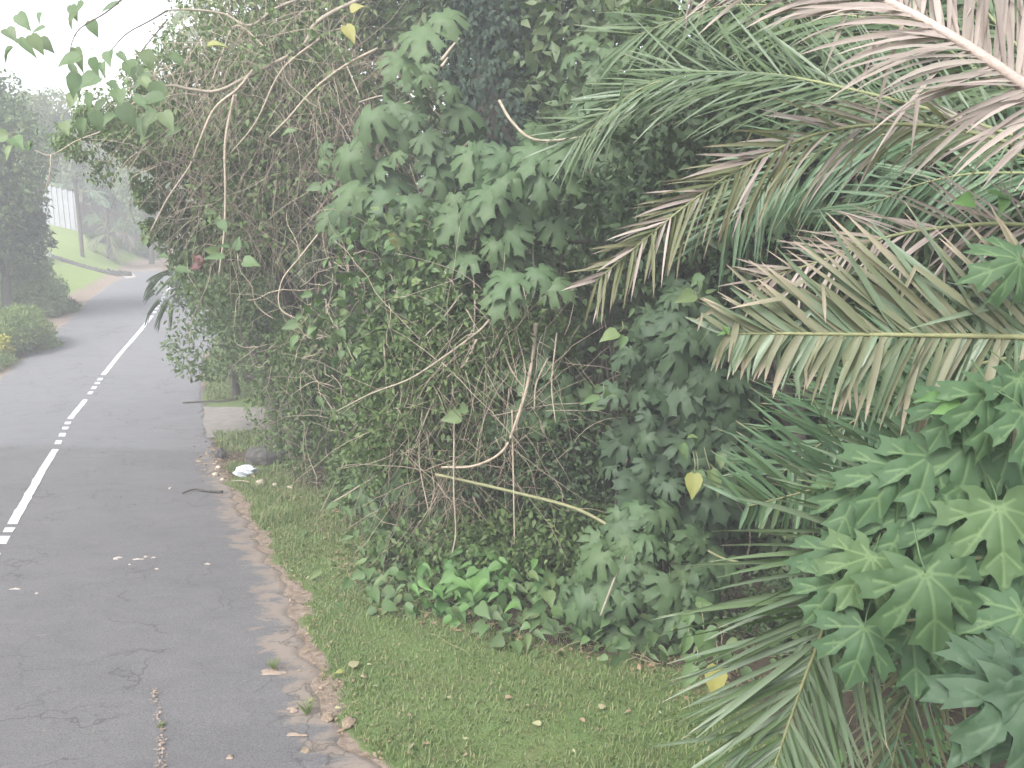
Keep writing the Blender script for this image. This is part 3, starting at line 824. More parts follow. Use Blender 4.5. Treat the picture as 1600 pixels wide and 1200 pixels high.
# big-leaved shrubs in the middle
GD = 'large lobed-leaf shrubs on the bank'
br = M['bark']
d1 = daisy('tree_daisy', 'upper lobed-leaf shrub hanging in the vines left of the ivy-covered trunk', P(640, 270, 11.4), (1.25, .9, 1.5), 75, LM['daisy'], .40, gp(P(690, 700, 11.2)), br, GD)
d2 = daisy('tree_daisy', 'lobed-leaf shrub with pale drooping leaves in front of the foot of the ivy-covered trunk', P(815, 330, 9.8), (.8, .6, 1.0), 48, LM['daisy'], .38, gp(P(900, 750, 9.6)), br, GD)
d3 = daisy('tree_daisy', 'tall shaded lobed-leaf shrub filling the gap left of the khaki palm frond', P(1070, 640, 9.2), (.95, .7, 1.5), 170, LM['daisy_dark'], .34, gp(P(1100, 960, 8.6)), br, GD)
d4 = daisy('tree_daisy', 'lobed-leaf shrub at the edge of the grass beside the lowest palm frond', P(1010, 900, 8.3), (.85, .45, .75), 110, LM['daisy'], .30, gp(P(1040, 1030, 8.0)), br, GD)
d5 = daisy('tree_daisy', 'small lobed-leaf shrub poking from the dry vines in the middle of the bank', P(830, 620, 9.8), (.75, .4, .8), 60, LM['daisy'], .28, gp(P(860, 900, 9.2)), br, GD)
d6 = daisy('tree_daisy', 'thin lobed-leaf shrub on the slope above the corner of the grass', P(650, 760, 10.6), (.9, .45, .7), 60, LM['daisy'], .32, gp(P(690, 900, 10.0)), br, GD)
d7 = daisy('tree_daisy', 'high lobed-leaf shrub between the ivy-covered trunk and the green palm fronds', P(960, 210, 10.4), (.8, .7, 1.5), 45, LM['daisy'], .36, gp(P(1000, 800, 10.2)), br, GD)
leaves_on(d2, LM['daisy'], [(835, 232, 8.9, .42, 250, .5), (800, 262, 8.9, .40, 235, .5), (865, 235, 8.9, .40, 320, .5), (845, 270, 8.9, .36, 262, .5), (790, 240, 8.9, .34, 215, .5), (880, 262, 9, .36, 300, .5)])
leaves_on(d1, LM['daisy'], [(660, 45, 9.8, .5, 262, .5), (690, 20, 9.8, .42, 300, .5), (630, 90, 9.9, .42, 235, .5), (560, 290, 10.2, .42, 220, .5), (600, 300, 10.2, .44, 250, .5), (640, 310, 10.2, .4, 280, .5)])
leaves_on(d2, LM['daisy'], [(800, 430, 8.9, .4, 230, .5), (840, 420, 8.9, .34, 300, .5), (790, 455, 8.9, .4, 245, .5), (860, 440, 8.9, .34, 330, .5)])
leaves_on(d3, LM['h_heart_dull'], [(1090, 735, 7.8, .22, 265, .3), (1110, 735, 7.8, .26, 290, .3), (965, 520, 8.3, .2, 200, .3), (935, 620, 8.3, .2, 200, .3)])
leaves_on(d3, LM['h_yellow_leaf'], [(1085, 740, 7.75, .24, 262, .3)])
branch(d2, [(780, 157, 9.2), (800, 190, 9.1), (835, 218, 9), (900, 216, 9), (940, 204, 9)], .018, .012, M['pale_branch'])
branch(d5, [(680, 741, 9.4), (790, 766, 9.3), (900, 795, 9.1), (990, 840, 8.9), (1090, 856, 8.8)], .017, .022, M['olive_branch'])
branch(d5, [(940, 375, 9.6), (860, 380, 9.6), (760, 372, 9.8), (690, 385, 10)], .022, .012, M['bark_dark'])
branch(d4, [(978, 868, 8.0), (960, 905, 7.9), (938, 962, 7.85)], .010, .008, M['pale_branch'])
branch(d4, [(1060, 830, 8.2), (1120, 868, 8.0), (1160, 880, 7.9)], .012, .01, M['olive_branch'])

# G dry vine tangle
base = gp(P(760, 860, 10.0))
vg = thing('dry_vine_tangle', 'mound of dry brown vine stems in the middle of the bank', 'vines', base, SHR)
twigs(vg, P(735, 620, 9.7), (1.35, .4, 1.5), 140, M['twig'], (.5, 1.9), (.003, .009), 1.5, wig=.13)
foliage(vg, P(710, 640, 9.5), (1.3, .2, 1.5), 2200, .085, M['small'], SIMPLE, k=50, hang=.8, name='foliage', spread=.95, lump=(.1, .2))
twigs(vg, P(745, 640, 9.4), (1.0, .25, 1.3), 150, M['twig'], (.6, 1.6), (.0025, .006), 1.5, wig=.12)
twigs(vg, P(740, 760, 9.7), (1.1, .5, 1.0), 130, M['twig_red'], (.4, 1.2), (.003, .007), .9, wig=.2)
twigs(vg, P(620, 520, 10.8), (1.6, .6, 1.3), 150, M['twig'], (.6, 1.6), (.004, .009), .8)
foliage(vg, P(720, 650, 10.15), (1.7, .7, 1.9), 11000, .10, M['small'], k=22, name='foliage')
foliage(vg, P(700, 520, 10.5), (2.1, .7, 1.6), 5500, .13, M['heart_dull'], HEART, k=20, name='foliage', hang=1)
foliage(vg, P(690, 840, 10.4), (1.15, .5, .75), 4000, .10, M['small'], k=18, name='foliage')
for pl, r0, r1, mt in (
    ([(722, 458, 9.7), (690, 500, 9.6), (662, 530, 9.5), (650, 580, 9.5)], .012, .008, 'pale_branch'),
    ([(765, 500, 9.5), (745, 520, 9.4), (690, 560, 9.3), (640, 592, 9.3), (580, 615, 9.4), (525, 643, 9.5)], .016, .006, 'pale_branch'),
    ([(745, 530, 9.4), (725, 570, 9.4), (690, 600, 9.4), (650, 690, 9.4)], .014, .006, 'twig'),
    ([(838, 505, 9.4), (832, 560, 9.4), (822, 610, 9.3), (806, 660, 9.3), (785, 705, 9.3), (740, 728, 9.3), (690, 730, 9.4)], .024, .012, 'twig'),
    ([(856, 560, 9.3), (838, 600, 9.3), (835, 640, 9.3)], .012, .01, 'pale_branch'),
    ([(540, 440, 10.3), (590, 444, 10.2), (660, 443, 10.1), (700, 440, 10.1)], .014, .012, 'pale_branch'),
    ([(560, 442, 10.3), (620, 470, 10.2), (690, 455, 10.2), (740, 440, 10.1)], .012, .008, 'twig'),
    ([(745, 360, 10), (740, 420, 9.9), (742, 480, 9.8), (738, 560, 9.8)], .012, .008, 'twig'),
    ([(835, 360, 9.8), (833, 400, 9.7), (836, 430, 9.7)], .012, .010, 'pale_branch'),
    ([(710, 640, 9.4), (709, 760, 9.3), (712, 830, 9.3), (706, 868, 9.3)], .010, .008, 'pale_branch'),
    ([(800, 640, 9.4), (802, 740, 9.3), (804, 850, 9.2)], .009, .007, 'twig'),
    ([(785, 540, 9.4), (800, 580, 9.4), (830, 620, 9.4)], .010, .008, 'twig'),
    ([(600, 540, 10), (606, 640, 9.9), (612, 720, 9.8), (560, 760, 10), (520, 785, 10.4)], .012, .007, 'twig'),
    ([(660, 640, 9.6), (655, 720, 9.6), (670, 800, 9.5)], .010, .006, 'twig'),
    ([(870, 520, 9.4), (862, 600, 9.3), (868, 660, 9.2)], .010, .006, 'twig')):
    branch(vg, pl, r0, r1, M[mt])
leaves_on(vg, LM['h_heart_dull'], [(465, 505 + 20 * i, 10, .2, 200 + 40 * i, .3) for i in range(2)] + [(720, 650, 9.2, .22, 190, .3), (625, 730, 10, .22, 250, .3), (945, 630, 8.8, .2, 200, .3), (525, 650, 10.6, .26, 10, .3)])

# J creepers on the foot of the bank
def creeper(name, label, spots, n, size, mesh, spread, lift=.35):
    c0 = gp(on_ground(*spots[0]))
    t = thing(name, label, 'creeper', c0, 'creepers at the foot of the bank')
    for _ in range(n):
        s = spots[int(RNG.integers(len(spots)))]
        c = on_ground(*s)
        p = c + np.array((RNG.normal(0, spread[0]), RNG.normal(0, spread[1]), 0))
        p = gp(p); p[2] += RNG.uniform(.03, lift)
        az = RNG.uniform(0, 2 * math.pi)
        tt = np.array((math.cos(az), math.sin(az) - .5, -.35)); nn = np.array((0, -.5, .8)) + RNG.normal(0, .35, 3)
        place('leaf', mesh[int(RNG.integers(len(mesh)))], t, matrix(p, tt, nn, size * RNG.uniform(.6, 1.2)))
    a = Acc()
    for _ in range(int(n / 4)):
        s = spots[int(RNG.integers(len(spots)))]; c = gp(on_ground(*s) + np.array((RNG.normal(0, spread[0]), RNG.normal(0, spread[1]), 0)), .05)
        a.add(*tube(walk(c, RNG.normal(0, 1, 3) * (1, 1, .2) + Z3 * .5, .5, 6, .3, .15), .004, .003, 4))
    a.obj('stems', M['olive_branch'], t, kind='stuff')
    return t
creeper('heart_leaf_creeper', 'bright heart-leaved creeper spilling onto the grass below the dry vines', [(745, 935), (700, 960), (790, 930), (760, 965)], 130, .19, LM['h_heart'], (.30, .22), .6)
creeper('heart_leaf_creeper', 'dull green creeper between the bright creeper and the lobed-leaf shrub', [(850, 975), (880, 1000), (830, 1000), (920, 985)], 130, .17, LM['h_heart_dull'], (.35, .2), .5)
creeper('heart_leaf_creeper', 'low creeper at the narrow corner of the grass', [(620, 935), (590, 905), (650, 950)], 90, .17, LM['h_heart_dull'], (.3, .3), .35)
creeper('heart_leaf_creeper', 'yellowish creeper below the overhanging shrub near the litter', [(585, 850), (560, 815), (610, 880)], 80, .17, LM['h_heart_dull'], (.25, .35), .5)
creeper('heart_leaf_creeper', 'thin creeper under the shrub beside the lowest palm frond', [(960, 1010), (1020, 1030), (1080, 1040)], 70, .15, LM['h_heart_dull'], (.3, .15), .4)
bs = gp(P(780, 900, 9.6))
t = thing('low_shrub', 'mixed low green shrub along the foot of the bank under the dry vines', 'shrub', bs, SHR)
c_ = foliage(t, P(830, 860, 9.7), (1.6, .6, .8), 8000, .09, M['small'], k=30)
foliage(t, P(900, 760, 9.8), (1.5, .5, 1.2), 7000, .09, M['small_dark'], k=24, name='foliage')
limbs(t, bs, c_, M['bark'], .03, .006)

# K shaded tree behind the palms
base = gp(P(1300, 700, 8.6))
t = thing('shade_tree', 'dark small-leaved tree in deep shade behind the palm fronds', 'tree', base, SHR)
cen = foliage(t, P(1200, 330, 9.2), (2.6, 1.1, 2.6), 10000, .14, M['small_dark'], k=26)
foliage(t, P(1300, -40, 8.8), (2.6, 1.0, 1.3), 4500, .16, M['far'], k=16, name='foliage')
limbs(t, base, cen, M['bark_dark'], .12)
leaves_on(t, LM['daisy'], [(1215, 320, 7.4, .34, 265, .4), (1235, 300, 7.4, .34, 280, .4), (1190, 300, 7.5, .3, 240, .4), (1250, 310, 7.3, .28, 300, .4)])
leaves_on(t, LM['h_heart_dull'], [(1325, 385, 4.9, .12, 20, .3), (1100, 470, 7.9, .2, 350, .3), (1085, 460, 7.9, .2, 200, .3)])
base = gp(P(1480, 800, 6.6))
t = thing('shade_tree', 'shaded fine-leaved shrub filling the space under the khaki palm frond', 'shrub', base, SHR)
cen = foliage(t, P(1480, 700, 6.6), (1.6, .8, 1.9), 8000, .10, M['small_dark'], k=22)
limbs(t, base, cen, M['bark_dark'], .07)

# ================================================================== PALMS
def leaflet(p0, d, L, w, n, g=.4, kink=None, seg=6, twist=0.0):
    pts = [p0]; d = nrm(d)
    for i in range(seg):
        gg = g * (.4 + i / seg)
        d = nrm(d - Z3 * gg / seg * 1.6)
        if kink is not None and i == kink[0]: d = nrm(d * (1 - kink[1]) - Z3 * kink[1] + RNG.normal(0, .15, 3))
        pts.append(pts[-1] + d * L / seg)
    pts = np.array(pts); T = nrm(np.gradient(pts, axis=0))
    sd_ = nrm(np.cross(T, n + np.array((0, 0, 1e-3))))
    nn = np.cross(sd_, T)
    if twist:
        tw = np.linspace(0, twist, seg + 1)[:, None]
        sd_ = sd_ * np.cos(tw) + nn * np.sin(tw); nn = np.cross(sd_, T)
    u = np.linspace(0, 1, seg + 1)
    W = w * np.array([.45, .9, 1, .92, .75, .48, .06])[:, None] if seg == 6 else w * np.interp(u, [0, .2, .5, .8, 1], [.45, 1, .95, .6, .06])[:, None]
    V = np.concatenate([pts - sd_ * W * .5 + nn * W * .18, pts, pts + sd_ * W * .5 + nn * W * .18])
    m = seg + 1; i = np.arange(seg)
    Q = np.concatenate([np.stack([i, i + m, i + m + 1, i + 1], -1), np.stack([i + m, i + 2 * m, i + 2 * m + 1, i + m + 1], -1)])
    return V, Q, np.concatenate([u, u, u])

def frond(palm, ctrl, n, L, w, mat, rmat, label=None, N0=None, up=(55, 25), dn=(60, 25), gup=.1, gdn=.6, kinks=0.0, t0=.12, rr=.016, single=True, lu=1.0, ld=1.0, jit=.07, mat2=None, tipshrink=.45, seg=6):
    """one frond: rachis, and its leaflets one by one on both sides"""
    pts = crom([P(*c) for c in ctrl], 10)
    a = Acc(); a.add(*tube(pts, rr, rr * .25, 7))
    fr = a.obj('frond', rmat, palm)
    if label: fr['label'] = label
    T = nrm(np.gradient(pts, axis=0))
    seglen = np.concatenate([[0], np.cumsum(np.linalg.norm(np.diff(pts, axis=0), axis=1))]); seglen /= seglen[-1]
    Nn = nrm(np.array(N0 if N0 is not None else (-.1, -.8, .5)))
    joined = Acc()
    for i in range(n):
        u = t0 + (1 - t0) * (i + .5) / n
        p = np.array([np.interp(u, seglen, pts[:, k]) for k in range(3)]); Tt = nrm(np.array([np.interp(u, seglen, T[:, k]) for k in range(3)]))
        S = nrm(np.cross(Tt, Nn))
        if S[2] < 0: S = -S                      # S points to the upper side
        for sgn in (1, -1):
            if RNG.uniform() < .05: continue
            A = (up if sgn > 0 else dn); ang = math.radians(A[0] + (A[1] - A[0]) * u + RNG.normal(0, 5))
            d = Tt * math.cos(ang) + S * sgn * math.sin(ang) + Nn * RNG.normal(0.12, .16) + RNG.normal(0, jit, 3)
            g = gup if sgn > 0 else gdn
            ln = L * (lu if sgn > 0 else ld) * (1 - tipshrink * max(0, (u - .55) / .45)) * min(1, .6 + (u - t0) * 2) * RNG.uniform(.8, 1.08)
            kk = (int(RNG.integers(1, 5)), RNG.uniform(.5, .95)) if RNG.uniform() < kinks else None
            V, Q, at = leaflet(p, d, ln, w * RNG.uniform(.75, 1.1), Nn + RNG.normal(0, .35, 3), g * RNG.uniform(.5, 1.5), kk, seg, RNG.normal(0, .5))
            mm = mat2 if (mat2 is not None and RNG.uniform() < .35) else mat
            if single:
                off = np.array(palm.location)
                link('leaflet', mesh_np('leaflet', V - off, Q, mm, True, {'t': at}), fr)
            else:
                joined.add(V, Q, at)
    if not single:
        off = palm.location
        link('leaflets', joined.mesh('leaflets', mat, off), fr, kind='stuff')
    return fr

def palm(name, label, crown, R=.16):
    c = P(*crown); b_ = gp(c + np.array((.25, .1, 0)))
    t = thing(name, label, 'palm', b_, 'palms on the right of the picture')
    a = Acc(); pts = crom([b_ - Z3 * .2, (b_ + c) / 2 + np.array((.06, 0, 0)), c], 8)
    a.add(*tube(pts, R * 1.2, R, 12, .06)); a.obj('trunk', M['bark'], t)
    return t

CAMN = -FWD
p1 = palm('palm_tree', 'tallest palm with a huge dead pinkish frond across the top right corner', (1930, 380, 4.3))
frond(p1, [(1900, 360, 4.0), (1700, 210, 3.8), (1600, 135, 3.75), (1490, 60, 3.8), (1380, 0, 3.95), (1260, -45, 4.1), (1110, -70, 4.3)], 120, .66, .028, M['palm_pink'], M['rachis_pink'],
      'dead pinkish frond', N0=(-.2, -.7, .55), up=(75, 35), dn=(62, 35), gup=.08, gdn=.30, kinks=.12, rr=.038, t0=.16, ld=1.0, lu=.8, tipshrink=.3)
frond(p1, [(1850, 360, 4.6), (1650, 240, 4.8), (1480, 180, 5.0), (1330, 140, 5.2), (1200, 116, 5.5), (1080, 116, 5.8), (990, 145, 6.0), (900, 220, 6.2)], 105, .85, .021, M['palm_green'], M['rachis_green'],
      None, N0=(0, -.75, .5), up=(40, 20), dn=(62, 30), gup=.05, gdn=.14, kinks=.03, t0=.25, mat2=M['palm_grey'])
frond(p1, [(1850, 340, 4.6), (1650, 250, 4.5), (1480, 200, 4.6), (1320, 200, 4.7), (1200, 240, 4.8), (1080, 315, 4.9), (930, 440, 5.0)], 72, .60, .022, M['palm_rust'], M['rachis_green'],
      'drooping frond with pale dead upper leaflets', N0=(0, -.85, .3), up=(25, 22), dn=(42, 32), gup=.1, gdn=.55, kinks=.05, t0=.3, mat2=M['palm_pink'], lu=.8)

p2 = palm('palm_tree', 'middle palm holding out a broad khaki frond with ragged hanging leaflets', (1960, 560, 3.5))
frond(p2, [(1930, 560, 3.4), (1760, 535, 3.35), (1600, 527, 3.4), (1450, 524, 3.5), (1300, 522, 3.6), (1200, 521, 3.66), (1132, 522, 3.72)], 82, .74, .034, M['palm_khaki'], M['rachis_yellow'],
      'broad khaki frond', N0=(0, -.95, .25), up=(50, 32), dn=(76, 50), gup=.04, gdn=.7, kinks=.30, t0=.2, rr=.018, mat2=M['palm_grey'], ld=.66, lu=.95, tipshrink=.62)
frond(p2, [(1930, 520, 3.9), (1750, 390, 4.1), (1600, 352, 4.2), (1480, 355, 4.3), (1380, 372, 4.4), (1290, 405, 4.5), (1180, 440, 4.6)], 46, .46, .018, M['palm_brown'], M['rachis_green'],
      'withered brown frond', N0=(0, -.85, .4), up=(45, 25), dn=(55, 30), gup=.1, gdn=.35, kinks=.25, t0=.25, mat2=M['palm_pink'], jit=.13)
frond(p2, [(1930, 500, 5.0), (1700, 300, 5.4), (1560, 270, 5.7), (1430, 290, 6.0), (1330, 340, 6.2)], 40, .7, .03, M['palm_dark'], M['rachis_green'], None, N0=(0, -.85, .4), gdn=.5, t0=.2)

p3 = palm('palm_tree', 'lowest palm with green fronds drooping down to the grass at the bottom right', (1760, 690, 4.4))
frond(p3, [(1740, 640, 4.3), (1620, 650, 4.3), (1500, 688, 4.4), (1350, 742, 4.5), (1250, 770, 4.6), (1165, 792, 4.7)], 66, .95, .032, M['palm_dark'], M['rachis_yellow'],
      'dark green frond', N0=(.1, -.9, .3), up=(68, 50), dn=(75, 50), gup=.05, gdn=.25, kinks=.02, t0=.12, mat2=M['palm_green'], ld=.5, lu=1.0, tipshrink=.68)
frond(p3, [(1740, 700, 4.2), (1560, 730, 3.9), (1400, 820, 3.8), (1315, 920, 3.85), (1268, 1030, 3.9), (1232, 1130, 3.95), (1200, 1230, 4.0), (1175, 1330, 4.0)], 120, .84, .028, M['palm_grey'], M['rachis_yellow'],
      'pale green drooping frond', N0=(.1, -.95, .2), up=(62, 46), dn=(42, 30), gup=.10, gdn=.10, kinks=.02, t0=.30, mat2=M['palm_green'], tipshrink=.35)
frond(p3, [(1760, 760, 4.8), (1620, 850, 4.8), (1500, 950, 4.9), (1420, 1090, 5.0), (1380, 1260, 5.0)], 50, .7, .026, M['palm_rust'], M['rachis_green'],
      'reddish shaded frond', N0=(.1, -.95, .2), up=(45, 35), dn=(45, 30), gup=.4, gdn=.3, t0=.25, mat2=M['palm_dark'])
frond(p1, [(1850, 330, 5.5), (1650, 200, 5.8), (1450, 60, 6.2), (1300, 20, 6.6), (1130, 10, 7.0), (980, 60, 7.3)], 50, 1.0, .032, M['palm_green'], M['rachis_green'],
      None, N0=(0, -.75, .5), up=(45, 22), dn=(60, 30), gup=.1, gdn=.4, t0=.25, mat2=M['palm_green'], single=False)
frond(p1, [(1850, 330, 5.2), (1700, 180, 5.6), (1560, 40, 6.0), (1480, -60, 6.3), (1400, -160, 6.6)], 45, 1.2, .034, M['palm_green'], M['rachis_green'],
      None, N0=(0, -.75, .5), up=(45, 22), dn=(60, 30), gup=.1, gdn=.9, t0=.2, single=False)
frond(p1, [(1850, 330, 5.2), (1640, 260, 5.8), (1500, 215, 6.3), (1350, 215, 6.7), (1220, 270, 7.0), (1130, 360, 7.2)], 50, 1.1, .034, M['palm_dark'], M['rachis_green'],
      None, N0=(0, -.75, .5), up=(45, 22), dn=(60, 30), gup=.1, gdn=.7, t0=.2, single=False)
frond(p3, [(1760, 640, 5.2), (1600, 560, 5.5), (1450, 600, 5.8), (1330, 660, 6.0), (1220, 740, 6.2)], 45, .9, .032, M['palm_dark'], M['rachis_green'],
      None, N0=(0, -.9, .3), up=(60, 35), dn=(60, 40), gup=.1, gdn=.4, t0=.15, single=False)

# ================================================================== FOREGROUND LOBED SHRUB
base = gp(P(1780, 1150, 3.6))
ft = thing('tree_daisy', 'nearest lobed-leaf shrub with big fresh green leaves, lower right in front of the palms', 'shrub', base, GD)
main = [(1545, 612, 3.3, .27, 262, .3), (1500, 625, 3.35, .22, 235, .2), (1590, 590, 3.3, .25, 285, .2), (1595, 408, 3.2, .20, 195, .2), (1600, 640, 3.2, .25, 300, .2),
        (1400, 728, 3.5, .28, 235, .35), (1455, 710, 3.45, .28, 245, .35), (1515, 690, 3.4, .32, 255, .35), (1340, 765, 3.6, .24, 238, .3), (1575, 700, 3.4, .28, 290, .3),
        (1560, 790, 3.3, .32, 268, .3), (1490, 800, 3.4, .27, 250, .3), (1420, 800, 3.5, .26, 240, .2), (1446, 892, 3.2, .33, 279, .2), (1362, 868, 3.45, .26, 232, .3), (1310, 860, 3.6, .24, 240, .3),
        (1310, 910, 3.55, .22, 228, .2), (1352, 978, 3.4, .25, 250, .3), (1425, 985, 3.55, .27, 268, .3), (1470, 975, 3.6, .24, 265, .3), (1528, 965, 3.45, .26, 268, .3), (1600, 955, 3.2, .28, 232, .3),
        (1575, 870, 3.35, .27, 290, .3), (1620, 820, 3.3, .3, 255, .3), (1525, 880, 3.5, .26, 300, .3), (1470, 1020, 3.7, .22, 250, .3), (1380, 930, 3.7, .24, 280, .3)]
leaves_on(ft, LM['daisy_near'], [(a_, b_, c_, d_ * 1.1, e_, f_) for a_, b_, c_, d_, e_, f_ in main])
back = []
for _ in range(48):
    px = RNG.uniform(1330, 1690); lo = 700 + (1600 - px) * .25
    back.append((px, RNG.uniform(lo, 1020), RNG.uniform(4.0, 4.9), RNG.uniform(.2, .3), RNG.uniform(225, 310), RNG.uniform(0, .5)))
leaves_on(ft, LM['daisy_near'], back)
leaves_on(ft, LM['h_heart'], [(1500, 632, 3.3, .12, 195, .2), (1470, 622, 3.3, .10, 180, .2), (1520, 312, 3.9, .10, 190, .3), (1545, 300, 3.9, .10, 340, .3), (1570, 305, 3.9, .1, 250, .3), (1138, 521, 3.7, .045, 120, .2), (1150, 530, 3.7, .04, 280, .2), (1133, 519, 3.7, .04, 200, .2)])
for pl in ([(1760, 860, 3.6), (1680, 780, 3.5), (1600, 766, 3.5), (1540, 780, 3.5), (1480, 805, 3.5), (1400, 815, 3.55)],
           [(1760, 860, 3.6), (1700, 700, 3.4), (1640, 640, 3.35), (1590, 600, 3.35)], [(1700, 720, 3.5), (1600, 690, 3.45), (1500, 700, 3.5), (1350, 770, 3.6)],
           [(1770, 1000, 3.6), (1680, 900, 3.45), (1560, 870, 3.4), (1446, 888, 3.3), (1330, 900, 3.5)], [(1770, 1000, 3.6), (1640, 940, 3.6), (1500, 960, 3.6), (1370, 975, 3.5)],
           [(1790, 1100, 3.6), (1775, 1000, 3.6), (1760, 860, 3.6)]):
    branch(ft, pl, .013, .005, M['olive_branch'])
base = gp(P(1900, 1500, 2.6))
ct = thing('tree_daisy', 'greyish crinkled lobed leaves closest to the camera in the bottom right corner', 'shrub', base, GD)
leaves_on(ct, LM['daisy_close'], [(1590, 1075, 2.35, .30, 222, .35), (1600, 1045, 2.5, .20, 185, .3), (1600, 1080, 2.3, .30, 262, .5), (1640, 1040, 2.3, .28, 300, .4), (1560, 1030, 2.7, .22, 250, .4), (1650, 1150, 2.5, .3, 230, .5)])
branch(ct, [(1800, 1300, 2.6), (1700, 1120, 2.5), (1600, 1060, 2.45), (1575, 1060, 2.42)], .014, .006, M['olive_branch'])
t = creeper('heart_leaf_creeper', 'shaded creeper covering the ground behind the pale drooping frond', [(1200, 1010), (1270, 1040), (1350, 1070), (1420, 1110), (1300, 990), (1400, 1040)], 150, .15, LM['h_heart_dull'], (.3, .3), .5)
bs = gp(on_ground(1330, 1010))
t = thing('low_shrub', 'low shaded shrub filling the ground between the lowest palm and the lobed-leaf shrubs', 'shrub', bs, SHR)
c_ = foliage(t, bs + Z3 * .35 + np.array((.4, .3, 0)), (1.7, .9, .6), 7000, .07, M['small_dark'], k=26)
limbs(t, bs, c_, M['bark'], .02, .005)
t = creeper('heart_leaf_creeper', 'yellow-green creeper on the ground under the closest lobed leaves', [(1460, 1190), (1420, 1210), (1500, 1200)], 70, .10, LM['h_heart'], (.25, .15), .25)
leaves_on(d4, LM['h_yellow_leaf'], [(1120, 1040, 6.6, .26, 262, .2)])
leaves_on(d4, LM['h_heart_dull'], [(1085, 1040, 6.7, .2, 240, .2), (1075, 990, 6.8, .2, 255, .2), (1100, 985, 6.8, .24, 275, .2)])

# ================================================================== LEFT SIDE AND DISTANCE
GB = 'trees beyond the lawn'
def far_tree(name, label, px, py, d, r, n, size, mat, by, tmpl=SIMPLE, k=22, tr=.18, group=GB, flat=.7):
    base = gp(P(px, by, d))
    t = thing(name, label, 'tree', base, group)
    cen = foliage(t, P(px, py, d), r, n, size, mat, tmpl, k=k, flat=flat)
    limbs(t, base, cen, M['bark_dark'], tr, .03)
    return t
far_tree('leafy_tree', 'big dark tree at the left edge above the roadside bushes', -32, 255, 31, (2.6, 2.2, 4.0), 18000, .24, M['small'], 420, group='trees on the left')
far_tree('leafy_tree', 'lower dark green lobe of trees where the lawn meets the left edge', 8, 350, 32, (1.8, 1.8, 1.9), 10000, .24, M['small_dark'], 420, group='trees on the left')
far_tree('leafy_tree', 'pale greyish tree behind the left-edge tree top', 60, 190, 48, (2.4, 2, 2.2), 6000, .26, M['olive'], 370)
far_tree('leafy_tree', 'tall olive tree behind the lamp-like posts', 130, 255, 62, (5.0, 3, 4.6), 15000, .34, M['olive'], 350)
far_tree('leafy_tree', 'dark tree above the brown wall at the bend', 205, 265, 68, (5.0, 3, 4.4), 14000, .34, M['far'], 370)
far_tree('leafy_tree', 'bright leafy tree just left of the overhanging vines', 235, 290, 58, (3.0, 2.4, 3.2), 9000, .34, M['small_bright'], 390)
far_tree('leafy_tree', 'farthest hazy tree behind the vine-draped tree', 320, 250, 85, (7, 4, 7), 12000, .5, M['far'], 380)
far_tree('leafy_tree', 'wide hazy tree far beyond the left-edge tree', 20, 270, 80, (6, 4, 5.5), 10000, .5, M['far'], 340)
far_tree('leafy_tree', 'round bright tree low beyond the lawn', 175, 305, 75, (4.5, 3, 2.6), 7000, .4, M['small'], 370)
far_tree('leafy_tree', 'light green tree top between the left-edge tree and the overhanging vines', 112, 225, 78, (4.4, 3, 3.2), 8000, .38, M['olive'], 360)
# far palm against the sky
b_ = gp(P(330, 380, 34))
t = thing('palm_tree', 'distant feathery palm silhouetted against the white sky', 'palm', b_, 'palms far off')
a = Acc(); c = P(318, 40, 34); a.add(*tube(crom([b_, (b_ + c) / 2 + np.array((.3, 0, 0)), c], 6), .22, .14, 8)); a.obj('trunk', M['bark'], t)
for e in ((262, -10, 1), (250, 60, .5), (255, 110, 0), (300, 110, 0), (345, 105, 0), (380, 60, .4), (360, -10, 1), (300, -40, 1)):
    q = P(e[0], e[1], 34 + RNG.uniform(-1, 1)); mid = (c + q) / 2 + Z3 * (.55 + .5 * e[2])
    pts = crom([c, mid, q], 9)
    a = Acc(); a.add(*tube(pts, .035, .012, 5)); fr = a.obj('frond', M['rachis_green'], t)
    jl = Acc(); T = nrm(np.gradient(pts, axis=0))
    for i in range(3, len(pts)):
        for u in (0, .33, .66):
            for sg in (1, -1):
                S = nrm(np.cross(T[i], np.array((0, -.6, .8)))) * sg
                V, Q, at = leaflet(pts[i] - T[i] * u * .12, T[i] * .4 + S, .55, .05, np.array((0, -.6, .8)), .5, None, 4)
                jl.add(V, Q, at)
    link('leaflets', jl.mesh('leaflets', M['palm_green'], t.location), fr, kind='stuff')

# roadside bushes on the left
GL = 'roadside bushes on the left verge'
def bush(label, px, py, r, n, size, mat, tmpl=SIMPLE, back=.8, name='roadside_bush', k=18, cz=.4, hang=.2):
    g = on_ground(px, py); g = gp(g + np.array((-.1, back, 0)))
    t = thing(name, label, 'bush', g, GL)
    cen = foliage(t, g + Z3 * r[2] * cz, r, n, size, mat, tmpl, k=k, hang=hang)
    limbs(t, g, cen, M['bark'], .03, .008)
    return t
bush('large green bush reaching out toward the sandy road edge', 52, 492, (1.35, 1.4, 1.2), 10000, .16, M['small_bright'])
bush('tall mixed green bush under the left-edge tree', 25, 475, (1.9, 1.5, 1.6), 10000, .17, M['small_bright'])
bush('yellow-green grassy bush in front of the large green bush', 20, 560, (1.7, 1.2, 1.3), 12000, .20, M['yellowgreen'], NARROW, hang=-.6)
bush('small low green bush at the end of the left bushes', 100, 492, (.45, .5, .35), 2200, .15, M['small'])
bush('bright yellow-leaved bush at the left edge', -2, 568, (.55, .4, .38), 1800, .15, M['yellow'], cz=1.5, back=.1)
bush('low weedy plants along the left sand edge', -40, 590, (1.0, 1.2, .4), 3500, .14, M['yellowgreen'], NARROW, hang=-.6)

